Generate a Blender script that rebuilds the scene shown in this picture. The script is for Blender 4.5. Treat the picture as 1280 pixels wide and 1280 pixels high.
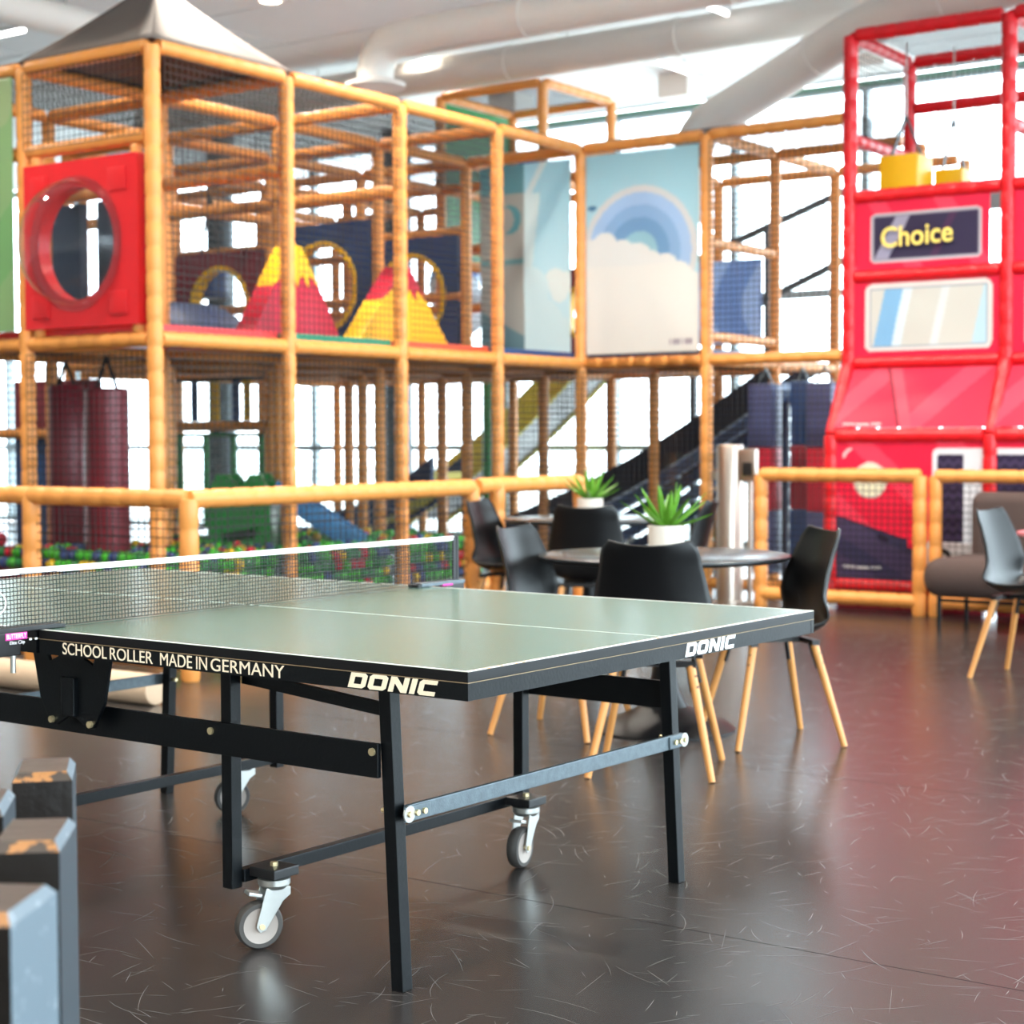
import bpy, bmesh, math, random
from mathutils import Vector, Matrix, Euler
random.seed(7)
for o in list(bpy.data.objects): bpy.data.objects.remove(o)
S = bpy.context.scene
COL = S.collection
PI = math.pi
def lin(r, g, b):
    f = lambda c: (c/255/12.92) if c/255 <= .04045 else ((c/255+.055)/1.055)**2.4
    return (f(r), f(g), f(b), 1)

# ------------------------------------------------------------------ camera
cd = bpy.data.cameras.new('camera'); cam = bpy.data.objects.new('camera', cd); COL.objects.link(cam)
cd.sensor_fit = 'HORIZONTAL'; cd.sensor_width = 36; cd.lens = 2169.5/1280*36
cd.clip_start = .05; cd.clip_end = 200
rt = Vector((.81587, .57823, -.00339)); up = Vector((-.0218, .03662, .99909)); fw = Vector((-.57782, .81505, -.04248))
M = Matrix((rt, up, -fw)).transposed().to_4x4(); M.translation = Vector((7.758, -7.260, 1.234))
cam.matrix_world = M
cd.dof.use_dof = True; cd.dof.focus_distance = 3.8; cd.dof.aperture_fstop = 4.4
S.camera = cam
# ------------------------------------------------------------------ world, daylight, exposure
S.view_settings.view_transform = 'Standard'; S.view_settings.look = 'None'
S.view_settings.gamma = 1; S.view_settings.use_curve_mapping = False
S.view_settings.exposure = 1.15
w = bpy.data.worlds.new('sky'); S.world = w; w.use_nodes = True
bg = w.node_tree.nodes['Background']; bg.inputs[0].default_value = (.80, .91, 1.0, 1); bg.inputs[1].default_value = 5.6

def area_light(name, loc, rot, sx, sy, power, color, portal=False, spread=None):
    l = bpy.data.lights.new(name, 'AREA'); l.shape = 'RECTANGLE'; l.size = sx; l.size_y = sy
    l.energy = power; l.color = color
    if portal: l.cycles.is_portal = True
    o = bpy.data.objects.new(name, l); COL.objects.link(o); o.location = loc; o.rotation_euler = rot
    return o
AX0, AX1, BY0, BY1, HC = -15.0, 12.5, -11.5, 9.675, 4.95
# portals guide daylight sampling at the two glazed walls
area_light('portal_back', ((AX0+AX1)/2, BY1+.12, 2.5), (-PI/2, 0, 0), AX1-AX0, 4.8, 1, (1, 1, 1), True)
area_light('portal_right', (AX1+.12, (BY0+BY1)/2, 2.5), (0, PI/2, 0), 4.8, BY1-BY0, 1, (1, 1, 1), True)


# ------------------------------------------------------------------ materials
MATS = {}
def mat(name, col, rough=.5, metal=0., noise=0., nscale=8., bump=0., bscale=40., spec=.5, trans=0., coat=0., emit=None, estr=0.):
    if name in MATS: return MATS[name]
    m = bpy.data.materials.new(name); m.use_nodes = True; nt = m.node_tree; N = nt.nodes; L = nt.links
    p = N['Principled BSDF']
    p.inputs['Roughness'].default_value = rough; p.inputs['Metallic'].default_value = metal
    p.inputs['Specular IOR Level'].default_value = spec; p.inputs['Transmission Weight'].default_value = trans
    p.inputs['Coat Weight'].default_value = coat
    p.inputs['Base Color'].default_value = col
    tc = N.new('ShaderNodeTexCoord')
    if noise > 0:
        n = N.new('ShaderNodeTexNoise'); n.inputs['Scale'].default_value = nscale; n.inputs['Detail'].default_value = 6
        L.new(tc.outputs['Object'], n.inputs['Vector'])
        mx = N.new('ShaderNodeMix'); mx.data_type = 'RGBA'
        mx.inputs[6].default_value = tuple(c*(1-noise) for c in col[:3])+(1,)
        mx.inputs[7].default_value = tuple(min(1, c*(1+noise)) for c in col[:3])+(1,)
        L.new(n.outputs['Fac'], mx.inputs[0]); L.new(mx.outputs[2], p.inputs['Base Color'])
    if bump > 0:
        n2 = N.new('ShaderNodeTexNoise'); n2.inputs['Scale'].default_value = bscale; n2.inputs['Detail'].default_value = 4
        L.new(tc.outputs['Object'], n2.inputs['Vector'])
        b = N.new('ShaderNodeBump'); b.inputs['Strength'].default_value = bump; b.inputs['Distance'].default_value = .01
        L.new(n2.outputs['Fac'], b.inputs['Height']); L.new(b.outputs['Normal'], p.inputs['Normal'])
    if emit:
        p.inputs['Emission Color'].default_value = emit; p.inputs['Emission Strength'].default_value = estr
    MATS[name] = m
    return m
foam = mat('foam_orange', lin(224, 148, 74), .42, noise=.06, bump=.12, bscale=25)
foam_red = mat('foam_red', lin(214, 20, 32), .38, noise=.06, bump=.12, bscale=25)
cord = mat('net_cord', lin(28, 28, 30), .7)
black_metal = mat('black_metal', lin(8, 11, 14), .35, spec=.22, noise=.25, nscale=30, bump=.05, bscale=120)
worn_metal = mat('worn_steel', lin(92, 102, 108), .45, .5, noise=.35, nscale=60, bump=.1, bscale=200)
zinc = mat('zinc', lin(190, 190, 186), .3, .9, noise=.12, nscale=30)
bolt_m = mat('bolt_zinc', lin(225, 205, 160), .3, .8, noise=.1)
rubber = mat('grey_rubber', lin(62, 58, 55), .6, noise=.15)
wheel_m = mat('wheel_grey', lin(156, 144, 136), .5, noise=.08)
white_tape = mat('white_tape', lin(236, 232, 232), .6, noise=.04)
warm_lit_ink = mat('warm_lit_ink', lin(238, 222, 196), .5, noise=.04, nscale=60)  # long-side lettering: warm lamp light put into the ink colour
white_ink = mat('white_ink', lin(232, 232, 232), .5, noise=.05, nscale=60)
shell_m = mat('shell_black', lin(10, 10, 12), .38, spec=.36, bump=.04, bscale=300)
oak = mat('oak', lin(206, 142, 78), .45, noise=.16, nscale=14)
table_black = mat('table_laminate', lin(54, 57, 60), .22, noise=.06)
table_edge = mat('table_edge', lin(14, 14, 16), .42, noise=.1, spec=.25)
pot_m = mat('ceramic', lin(226, 214, 202), .45, noise=.05)
soil = mat('soil', lin(50, 36, 28), .9, noise=.4, nscale=60)
leaf_m = mat('leaf', lin(96, 150, 42), .38, noise=.3, nscale=14)
navy = mat('vinyl_navy', lin(28, 62, 112), .4, noise=.1, bump=.1, bscale=10)
navy_dark = mat('vinyl_navy_dark', lin(18, 32, 58), .35, noise=.12, bump=.1, bscale=8)
maroon = mat('vinyl_maroon', lin(124, 22, 40), .35, noise=.1, bump=.1, bscale=8)
vred = mat('vinyl_red', lin(206, 28, 34), .35, noise=.08, bump=.1, bscale=6)
crimson = mat('vinyl_crimson', lin(190, 18, 52), .4, noise=.08, bump=.1, bscale=8)
yellow = mat('vinyl_yellow', lin(242, 188, 24), .4, noise=.06, bump=.08, bscale=8)
green_v = mat('vinyl_green', lin(30, 140, 110), .4, noise=.08)
coral = mat('vinyl_coral', lin(236, 92, 56), .4, noise=.08)
pinkred = mat('vinyl_pinkred', lin(226, 70, 74), .4, noise=.08)
dgreen = mat('plastic_green', lin(28, 122, 52), .35, noise=.12)
lblue = mat('plastic_blue', lin(60, 128, 184), .35, noise=.1)
canvas = mat('canvas_grey', lin(116, 106, 100), .8, noise=.08, nscale=5, bump=.2, bscale=12)
deck_under = mat('deck_board', lin(96, 84, 76), .7, noise=.15)
paint_white = mat('paint_white', lin(232, 232, 232), .8, noise=.03, nscale=3)
duct_m = mat('duct_white', lin(226, 222, 216), .55, noise=.04, nscale=4)
mullion_m = mat('mullion_grey', lin(158, 168, 172), .5, .2, noise=.08)
green_paint = mat('green_paint', lin(110, 150, 132), .6, noise=.05)
wall_m = mat('wall_plaster', lin(218, 216, 210), .85, noise=.04, nscale=2, bump=.05, bscale=60)
sofa_m = mat('sofa_fabric', lin(74, 58, 54), .9, noise=.12, nscale=60, bump=.25, bscale=300)
steel = mat('brushed_steel', lin(198, 184, 172), .28, .95, noise=.08, nscale=6)
pink_m = mat('laminate_pink', lin(196, 112, 122), .4, noise=.05)
black_pl = mat('black_plastic', lin(18, 18, 20), .45, noise=.15)
pinklabel = mat('pink_label', lin(214, 40, 150), .5, noise=.03)
wood_dark = mat('wood_dark', lin(22, 17, 14), .45, spec=.3, noise=.3, nscale=12, bump=.25, bscale=30)
glow = mat('lamp_glow', (1, .93, .8, 1), .4, emit=(1, .86, .62, 1), estr=14)
tube_glow = mat('tube_glow', (1, 1, 1, 1), .4, emit=(1, .98, .95, 1), estr=6)
dark_col = mat('column_dark', lin(62, 70, 76), .6, noise=.1)
pave = mat('paving', lin(190, 190, 186), .9, noise=.1, nscale=1)

def clear_mat(name, tint, gloss):
    m = bpy.data.materials.new(name); m.use_nodes = True; nt = m.node_tree; nt.nodes.clear()
    out = nt.nodes.new('ShaderNodeOutputMaterial'); mx = nt.nodes.new('ShaderNodeMixShader')
    t = nt.nodes.new('ShaderNodeBsdfTransparent'); t.inputs[0].default_value = tint
    g = nt.nodes.new('ShaderNodeBsdfGlossy'); g.inputs['Roughness'].default_value = .04
    lw = nt.nodes.new('ShaderNodeLayerWeight'); lw.inputs[0].default_value = .5
    pw = nt.nodes.new('ShaderNodeMath'); pw.operation = 'POWER'; pw.inputs[1].default_value = 3.0
    fr = nt.nodes.new('ShaderNodeMapRange'); fr.inputs[3].default_value = .03; fr.inputs[4].default_value = gloss
    nt.links.new(lw.outputs['Facing'], pw.inputs[0]); nt.links.new(pw.outputs[0], fr.inputs[0])
    nt.links.new(fr.outputs[0], mx.inputs[0]); nt.links.new(t.outputs[0], mx.inputs[1]); nt.links.new(g.outputs[0], mx.inputs[2])
    nt.links.new(mx.outputs[0], out.inputs[0])
    return m
glass = clear_mat('window_glass', (.95, .98, .98, 1), .5)
acrylic = clear_mat('acrylic', (.92, .93, .95, 1), .75)
film = clear_mat('clear_film', (.9, .94, .93, 1), .6)

def floor_mat():
    m = bpy.data.materials.new('vinyl_floor'); m.use_nodes = True; nt = m.node_tree; N = nt.nodes; L = nt.links
    p = N['Principled BSDF']; tc = N.new('ShaderNodeTexCoord')
    base = N.new('ShaderNodeTexNoise'); base.inputs['Scale'].default_value = .7; base.inputs['Detail'].default_value = 1
    L.new(tc.outputs['Object'], base.inputs['Vector'])
    cr = N.new('ShaderNodeValToRGB'); cr.color_ramp.elements[0].position = .0; cr.color_ramp.elements[0].color = lin(46, 43, 42)
    cr.color_ramp.elements[1].position = 1; cr.color_ramp.elements[1].color = lin(58, 54, 53)
    L.new(base.outputs['Fac'], cr.inputs[0])
    def math_(op, a, b):
        n = N.new('ShaderNodeMath'); n.operation = op
        for k, v in enumerate((a, b)):
            if v is None: continue
            if isinstance(v, (int, float)): n.inputs[k].default_value = v
            else: L.new(v, n.inputs[k])
        return n.outputs[0]
    fine = N.new('ShaderNodeTexNoise'); fine.inputs['Scale'].default_value = 260; fine.inputs['Detail'].default_value = 2; L.new(tc.outputs['Object'], fine.inputs['Vector'])
    mx = N.new('ShaderNodeMix'); mx.data_type = 'RGBA'; mx.blend_type = 'MULTIPLY'; mx.inputs[0].default_value = .35
    L.new(cr.outputs[0], mx.inputs[6]); L.new(fine.outputs['Fac'], mx.inputs[7]); L.new(mx.outputs[2], p.inputs['Base Color'])
    p.inputs['Roughness'].default_value = .27
    p.inputs['Specular IOR Level'].default_value = .42
    return m
vinyl = floor_mat()

def chipped_mat(name, face, under, thr):
    m = bpy.data.materials.new(name); m.use_nodes = True; nt = m.node_tree; N = nt.nodes; L = nt.links
    p = N['Principled BSDF']; tc = N.new('ShaderNodeTexCoord'); n = N.new('ShaderNodeTexNoise'); n.inputs['Scale'].default_value = 38; n.inputs['Detail'].default_value = 5
    n.inputs['Roughness'].default_value = .7
    L.new(tc.outputs['Object'], n.inputs['Vector'])
    r = N.new('ShaderNodeMapRange'); r.inputs[1].default_value = thr; r.inputs[2].default_value = thr+.04; L.new(n.outputs['Fac'], r.inputs[0])
    mx = N.new('ShaderNodeMix'); mx.data_type = 'RGBA'; mx.inputs[6].default_value = face; mx.inputs[7].default_value = under
    L.new(r.outputs[0], mx.inputs[0]); L.new(mx.outputs[2], p.inputs['Base Color']); p.inputs['Roughness'].default_value = .5
    return m
edge_line = chipped_mat('edge_line_chipped', lin(226, 224, 218), lin(206, 150, 100), .54)
edge_line_clean = mat('edge_line', lin(230, 228, 222), .5, noise=.05)
worn_edge = chipped_mat('timber_worn_edge', lin(40, 30, 24), lin(140, 92, 44), .5)
tt_top = mat('table_tennis_green', lin(92, 118, 106), .26, spec=.36, noise=.07, nscale=5, bump=.02, bscale=150)
lit_side = chipped_mat('lit_timber_side', lin(46, 55, 62), lin(96, 106, 112), .66)  # bluish window light put into the colour of the posts' right faces

def vcol_mat(name, rough=.5):
    m = bpy.data.materials.new(name); m.use_nodes = True; nt = m.node_tree; p = nt.nodes['Principled BSDF']
    a = nt.nodes.new('ShaderNodeAttribute'); a.attribute_name = 'Col'
    n = nt.nodes.new('ShaderNodeTexNoise'); n.inputs['Scale'].default_value = 90; n.inputs['Detail'].default_value = 3
    tc = nt.nodes.new('ShaderNodeTexCoord'); nt.links.new(tc.outputs['Object'], n.inputs['Vector'])
    b = nt.nodes.new('ShaderNodeBump'); b.inputs['Strength'].default_value = .06; nt.links.new(n.outputs['Fac'], b.inputs['Height']); nt.links.new(b.outputs[0], p.inputs['Normal'])
    nt.links.new(a.outputs['Color'], p.inputs['Base Color']); p.inputs['Roughness'].default_value = rough
    tl = nt.nodes.new('ShaderNodeBsdfTranslucent'); nt.links.new(a.outputs['Color'], tl.inputs['Color'])
    mx = nt.nodes.new('ShaderNodeMixShader'); mx.inputs[0].default_value = .5
    nt.links.new(p.outputs[0], mx.inputs[1]); nt.links.new(tl.outputs[0], mx.inputs[2]); nt.links.new(mx.outputs[0], nt.nodes['Material Output'].inputs[0])
    return m
print_m = vcol_mat('printed_pvc', .38)

# ------------------------------------------------------------------ builders
def wm(o):
    m = o.matrix_basis.copy()
    if o.parent: m = wm(o.parent) @ o.matrix_parent_inverse @ m
    return m
def setp(o, parent, keep=True):
    if parent is None: return o
    o.parent = parent
    if keep: o.matrix_parent_inverse = wm(parent).inverted()
    return o
def link(name, me, m=None, parent=None, keep=True):
    o = bpy.data.objects.new(name, me); COL.objects.link(o)
    if m is not None and not me.materials: me.materials.append(m)
    setp(o, parent, keep)
    return o
def tag(o, label=None, cat=None, group=None, kind=None):
    if label: o['label'] = label
    if cat: o['category'] = cat
    if group: o['group'] = group
    if kind: o['kind'] = kind
    return o
def thing(name, label, cat, loc=(0, 0, 0), rz=0, group=None):
    o = bpy.data.objects.new(name, None); COL.objects.link(o); o.location = loc; o.rotation_euler = (0, 0, rz); o.empty_display_size = .1
    return tag(o, label, cat, group)
class MB:
    def __init__(s): s.v = []; s.f = []
    def add(s, vs, fs):
        n = len(s.v); s.v += [tuple(v) for v in vs]; s.f += [tuple(i+n for i in f) for f in fs]; return s
    def box(s, c, d, R=None):
        x, y, z = d[0]/2, d[1]/2, d[2]/2; c = Vector(c)
        vs = [Vector(p) for p in [(-x,-y,-z),(x,-y,-z),(x,y,-z),(-x,y,-z),(-x,-y,z),(x,-y,z),(x,y,z),(-x,y,z)]]
        if R is not None: vs = [R @ v for v in vs]
        return s.add([v+c for v in vs], [(0,3,2,1),(4,5,6,7),(0,1,5,4),(1,2,6,5),(2,3,7,6),(3,0,4,7)])
    def bar(s, p0, p1, wd, ht, roll=0):
        p0, p1 = Vector(p0), Vector(p1); d = p1-p0
        q = d.to_track_quat('X', 'Z').to_matrix() @ Matrix.Rotation(roll, 3, 'X')
        return s.box((p0+p1)/2, (d.length, wd, ht), q)
    def cyl(s, p0, p1, r0, r1=None, n=12, caps=True):
        r1 = r0 if r1 is None else r1
        p0, p1 = Vector(p0), Vector(p1); q = (p1-p0).to_track_quat('Z', 'Y').to_matrix()
        vs = [p0+q @ Vector((r0*math.cos(2*PI*i/n), r0*math.sin(2*PI*i/n), 0)) for i in range(n)]
        vs += [p1+q @ Vector((r1*math.cos(2*PI*i/n), r1*math.sin(2*PI*i/n), 0)) for i in range(n)]
        fs = [(i, (i+1) % n, n+(i+1) % n, n+i) for i in range(n)]
        if caps: fs += [tuple(range(n-1, -1, -1)), tuple(range(n, 2*n))]
        return s.add(vs, fs)
    def lathe(s, prof, n=20, c=(0, 0, 0), cap=True):
        c = Vector(c); k = len(prof)
        vs = [c+Vector((r*math.cos(2*PI*i/n), r*math.sin(2*PI*i/n), z)) for r, z in prof for i in range(n)]
        fs = [(j*n+i, j*n+(i+1) % n, (j+1)*n+(i+1) % n, (j+1)*n+i) for j in range(k-1) for i in range(n)]
        if cap: fs += [tuple(range(n-1, -1, -1)), tuple(range((k-1)*n, k*n))]
        return s.add(vs, fs)
    def tubepath(s, pts, r, n=14, caps=True):
        pts = [Vector(p) for p in pts]; k = len(pts); ref = Vector((.137, .31, 1)).normalized(); base = len(s.v); vs = []
        for i, p in enumerate(pts):
            t = (pts[min(i+1, k-1)]-pts[max(i-1, 0)]).normalized()
            x = t.cross(ref)
            if i and x.dot(px_) < 0: x = -x
            x.normalize(); px_ = x; y = t.cross(x)
            rr = r[i] if isinstance(r, (list, tuple)) else r
            vs += [p+x*rr*math.cos(2*PI*j/n)+y*rr*math.sin(2*PI*j/n) for j in range(n)]
        fs = [(i*n+j, i*n+(j+1) % n, (i+1)*n+(j+1) % n, (i+1)*n+j) for i in range(k-1) for j in range(n)]
        if caps: fs += [tuple(range(n-1, -1, -1)), tuple(range((k-1)*n, k*n))]
        return s.add(vs, fs)
    def prism(s, poly, y0, y1):      # poly in (x,z), extruded along y
        n = len(poly)
        vs = [(x, y0, z) for x, z in poly]+[(x, y1, z) for x, z in poly]
        fs = [tuple(range(n)), tuple(range(2*n-1, n-1, -1))]+[(i, n+i, n+(i+1) % n, (i+1) % n) for i in range(n)]
        return s.add(vs, fs)
    def mesh(s, name, smooth=False, bevel=0, sharp=35):
        me = bpy.data.meshes.new(name); me.from_pydata(s.v, [], s.f)
        bm = bmesh.new(); bm.from_mesh(me); bmesh.ops.recalc_face_normals(bm, faces=bm.faces)
        if bevel > 0:
            ed = [e for e in bm.edges if len(e.link_faces) == 2 and e.calc_face_angle(0) > .5]
            bmesh.ops.bevel(bm, geom=ed, offset=bevel, segments=2, affect='EDGES', profile=.6, clamp_overlap=True)
        bm.to_mesh(me); bm.free()
        if smooth:
            me.shade_smooth()
            me.set_sharp_from_angle(angle=math.radians(sharp))
        return me
    def build(s, name, m, parent=None, keep=True, **k): return link(name, s.mesh(name, **k), m, parent, keep)

def rbox(name, c, d, m, parent=None, bevel=.01, R=None, keep=True):
    return MB().box(c, d, R).build(name, m, parent, keep, bevel=bevel, smooth=True)

# padded tubes: foam sleeves pinched by ties, one object per post or rail
_tc = {}
def tube_mesh(L, r, m):
    key = (round(L, 3), r, m.name)
    if key in _tc: return _tc[key]
    prof = []; n = max(2, round(L/.15)); st = L/n
    for i in range(n):
        z = i*st
        prof += [(r*.88, z), (r, z+.018), (r, z+st-.018)]
    prof.append((r*.88, L))
    me = MB().lathe(prof, 12).mesh('padded_tube', smooth=True, sharp=60); me.materials.append(m); _tc[key] = me
    return me
def tube(name, p0, p1, m, parent, r=.05):
    p0, p1 = Vector(p0), Vector(p1); d = p1-p0
    o = bpy.data.objects.new(name, tube_mesh(d.length, r, m)); COL.objects.link(o)
    o.location = p0; o.rotation_euler = Vector((0, 0, 1)).rotation_difference(d.normalized()).to_euler()
    return setp(o, parent)
def net(p0, du, dv, parent, pitch=.0475, r=.0029, name='net', m=None, sag=0):
    p0, du, dv = Vector(p0), Vector(du), Vector(dv); mb = MB()
    nu = max(1, round(du.length/pitch)); nv = max(1, round(dv.length/pitch))
    for i in range(nu+1): mb.cyl(p0+du*i/nu, p0+du*i/nu+dv, r, n=3, caps=False)
    for j in range(nv+1): mb.cyl(p0+dv*j/nv, p0+dv*j/nv+du, r, n=3, caps=False)
    o = mb.build(name, m or cord, parent); o['kind'] = 'stuff'
    return o
def flat_curve(polys, ext):
    c = bpy.data.curves.new('c', 'CURVE'); c.dimensions = '2D'; c.fill_mode = 'BOTH'; c.extrude = ext
    for P in polys:
        sp = c.splines.new('POLY'); sp.points.add(len(P)-1); sp.use_cyclic_u = True
        for i, (x, y) in enumerate(P): sp.points[i].co = (x, y, 0, 1)
    o = bpy.data.objects.new('c', c); COL.objects.link(o)
    dg = bpy.context.evaluated_depsgraph_get(); me = bpy.data.meshes.new_from_object(o.evaluated_get(dg))
    bpy.data.objects.remove(o); bpy.data.curves.remove(c)
    return me
def text_mesh(body, size, ext=.0006, offset=0, spacing=1.0):
    c = bpy.data.curves.new('t', 'FONT'); c.body = body; c.size = size; c.extrude = ext; c.offset = offset; c.space_character = spacing
    o = bpy.data.objects.new('t', c); COL.objects.link(o)
    dg = bpy.context.evaluated_depsgraph_get(); me = bpy.data.meshes.new_from_object(o.evaluated_get(dg))
    bpy.data.objects.remove(o); bpy.data.curves.remove(c)
    xs = [v.co.x for v in me.vertices]; ys = [v.co.y for v in me.vertices]; x0, x1, y0, y1 = min(xs), max(xs), min(ys), max(ys)
    for v in me.vertices: v.co.x = (v.co.x-x0)/(x1-x0); v.co.y = (v.co.y-y0)/(y1-y0)
    return me      # unit box
def place_flat(name, me, m, parent, origin, xdir, ydir, sx, sy, keep=True):
    x = Vector(xdir).normalized(); y = Vector(ydir).normalized(); z = x.cross(y)
    for v in me.vertices: v.co = Vector(origin)+x*(v.co.x*sx)+y*(v.co.y*sy)+z*v.co.z
    me.materials.clear()
    return link(name, me, m, parent, keep)
def circ(cx, cy, r, n=40): return [(cx+r*math.cos(2*PI*i/n), cy+r*math.sin(2*PI*i/n)) for i in range(n)]

def banner(name, P, U, V, fn, res=.009, wave=.006, parent=None, seed=0, thick=.0015):
    """printed sheet: P corner, U and V full edge vectors; fn(s,t) in metres -> colour"""
    P, U, V = Vector(P), Vector(U), Vector(V); nu = int(U.length/res); nv = int(V.length/res); N = U.cross(V).normalized()
    lu, lv = U.length, V.length; ph = seed*1.7
    vs = []; cols = []
    for j in range(nv+1):
        for i in range(nu+1):
            s, t = i/nu, j/nv
            e = math.sin(PI*s)*math.sin(PI*t)
            h = wave*e*(math.sin(5*s+2.3*t+ph)+.6*math.sin(9*t-4*s+ph*2)+.4*math.sin(13*s+6*t+ph))
            vs.append(P+U*s+V*t+N*h)
    fs = [(j*(nu+1)+i, j*(nu+1)+i+1, (j+1)*(nu+1)+i+1, (j+1)*(nu+1)+i) for j in range(nv) for i in range(nu)]
    me = bpy.data.meshes.new(name); me.from_pydata(vs, [], fs); me.shade_smooth()
    a = me.color_attributes.new('Col', 'FLOAT_COLOR', 'POINT')
    k = 0
    for j in range(nv+1):
        for i in range(nu+1):
            a.data[k].color = fn(i/nu*lu, j/nv*lv); k += 1
    o = link(name, me, print_m, parent)
    so = o.modifiers.new('t', 'SOLIDIFY'); so.thickness = thick; so.offset = 0
    return o

# ------------------------------------------------------------------ room shell
U = 1.1657
Z1, Z2 = 1.8386, 3.574
fl = MB().box(((AX0+AX1)/2, (BY0+BY1)/2, -.06), (AX1-AX0+.4, BY1-BY0+.4, .1)).build('floor', dark_col); tag(fl, 'dark scuffed vinyl floor', 'floor', kind='structure')
b = BY0; edges = []
k = -3.49
while k > BY0: k -= 2.0
while k < BY1: edges.append(k); k += 2.0
edges.append(BY1+.2)
for i in range(len(edges)-1):
    y0, y1 = max(edges[i], BY0-.2), edges[i+1]
    MB().box(((AX0+AX1)/2, (y0+y1)/2, -.005), (AX1-AX0+.3, y1-y0-.0035, .01)).build('vinyl_sheet', vinyl, fl)
rs = random.Random(21); sm = MB()
scuff_m = mat('scuff_grey', lin(118, 114, 111), .5, noise=.3, nscale=3)
for k in range(9000):
    x, y = rs.uniform(2.6, 9.5), rs.uniform(-6.6, 3.0)
    if rs.random() < .35 and x < 5.2: continue
    h = rs.uniform(0, 2*PI); Ls = rs.choice((.03, .05, .08, .12, .18)); cv = rs.uniform(-4, 4); wd = rs.uniform(.0004, .0009)*(1+.12*max(0, y+4)); n_ = 4
    vs = []
    for q in range(n_+1):
        ww = wd*math.sin(PI*(q+.3)/(n_+.6)); vs += [(x-math.sin(h)*ww, y+math.cos(h)*ww, .0004), (x+math.sin(h)*ww, y-math.cos(h)*ww, .0004)]
        x += math.cos(h)*Ls/n_; y += math.sin(h)*Ls/n_; h += cv*Ls/n_
    sm.add(vs, [(2*q, 2*q+1, 2*q+3, 2*q+2) for q in range(n_)])
so_ = sm.build('floor_scuffs', scuff_m, fl); so_['kind'] = 'stuff'
cl = MB().box(((AX0+AX1)/2, (BY0+BY1)/2, HC+.08), (AX1-AX0+.4, BY1-BY0+.4, .1)).build('ceiling', paint_white); tag(cl, 'white panelled ceiling', 'ceiling', kind='structure')
pm = None
nx, ny = 12, 18
for i in range(nx):
    for j in range(ny):
        wx, wy = (AX1-AX0)/nx, (BY1-BY0)/ny
        if pm is None:
            pm = MB().box((0, 0, 0), (wx-.025, wy-.025, .04)).mesh('ceiling_panel', bevel=.006); pm.materials.append(paint_white)
        o = bpy.data.objects.new('ceiling_panel', pm); COL.objects.link(o); o.location = (AX0+wx*(i+.5), BY0+wy*(j+.5), HC+.01); setp(o, cl)
def solid_wall(name, c, d, lab):
    return tag(MB().box(c, d).build(name, wall_m), lab, 'wall', kind='structure')
solid_wall('wall_left', (AX0-.15, (BY0+BY1)/2, HC/2), (.3, BY1-BY0+.6, HC+.1), 'plain white side wall')
def glazed(name, n, origin, along, length, step, zs, label):
    """curtain wall: mullions, transoms, panes as parts"""
    org, al = Vector(origin), Vector(along); nrm = Vector((-al.y, al.x, 0))
    root = tag(bpy.data.objects.new(name, None), label, 'window', kind='structure'); COL.objects.link(root); root.location = org
    cnt = round(length/step); st = length/cnt
    ang = math.atan2(al.y, al.x); R = Matrix.Rotation(ang, 3, 'Z')
    mm = MB().box((0, 0, zs[-1]/2+zs[0]/2), (.07, .12, zs[-1]-zs[0])).mesh('mullion'); mm.materials.append(mullion_m)
    for i in range(cnt+1):
        o = bpy.data.objects.new('mullion', mm); COL.objects.link(o); o.location = org+al*st*i; o.rotation_euler = (0, 0, ang); setp(o, root)
    for z in zs:
        MB().box(org+al*length/2+Vector((0, 0, z)), (length, .11, .07), R).build('transom', mullion_m, root)
    for k in range(len(zs)-1):
        h = zs[k+1]-zs[k]-.07
        pmh = MB().box((0, 0, 0), (st-.07, .008, h)).mesh('pane'); pmh.materials.append(glass)
        for i in range(cnt):
            o = bpy.data.objects.new('pane', pmh); COL.objects.link(o); o.location = org+al*st*(i+.5)+Vector((0, 0, (zs[k]+zs[k+1])/2)); o.rotation_euler = (0, 0, ang); setp(o, root)
    return root
glazed('window_1', 1, (AX0, BY1, 0), (1, 0, 0), AX1-AX0, 1.55, (.06, 1.12, 2.75, 4.86), 'tall glazed window wall with grey mullions behind the play frames')
glazed('window_2', 2, (AX1, BY0, 0), (0, 1, 0), BY1-BY0, 1.3, (.06, 1.12, 2.55, 4.86), 'tall glazed window wall beside the seating area')
solid_wall('wall_front', ((AX0+AX1)/2, BY0-.15, HC/2), (AX1-AX0+.6, .3, HC+.1), 'plain white wall opposite the play frames')
tag(MB().box(((AX0+AX1)/2, BY1-.085, 4.88), (AX1-AX0, .05, .045)).build('trim_1', green_paint), 'thin green rail along the window head', 'trim', kind='structure')
tag(MB().box(((AX0+AX1)/2, BY1+25.3, -.15), (90, 50, .1)).build('outdoor_paving', pave), 'pale paving outside the back windows', 'paving', kind='structure')
tag(MB().box((AX1+20.3, -1.2, -.15), (40, 21, .1)).build('outdoor_paving', pave), 'pale paving outside the side windows', 'paving', kind='structure')

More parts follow.
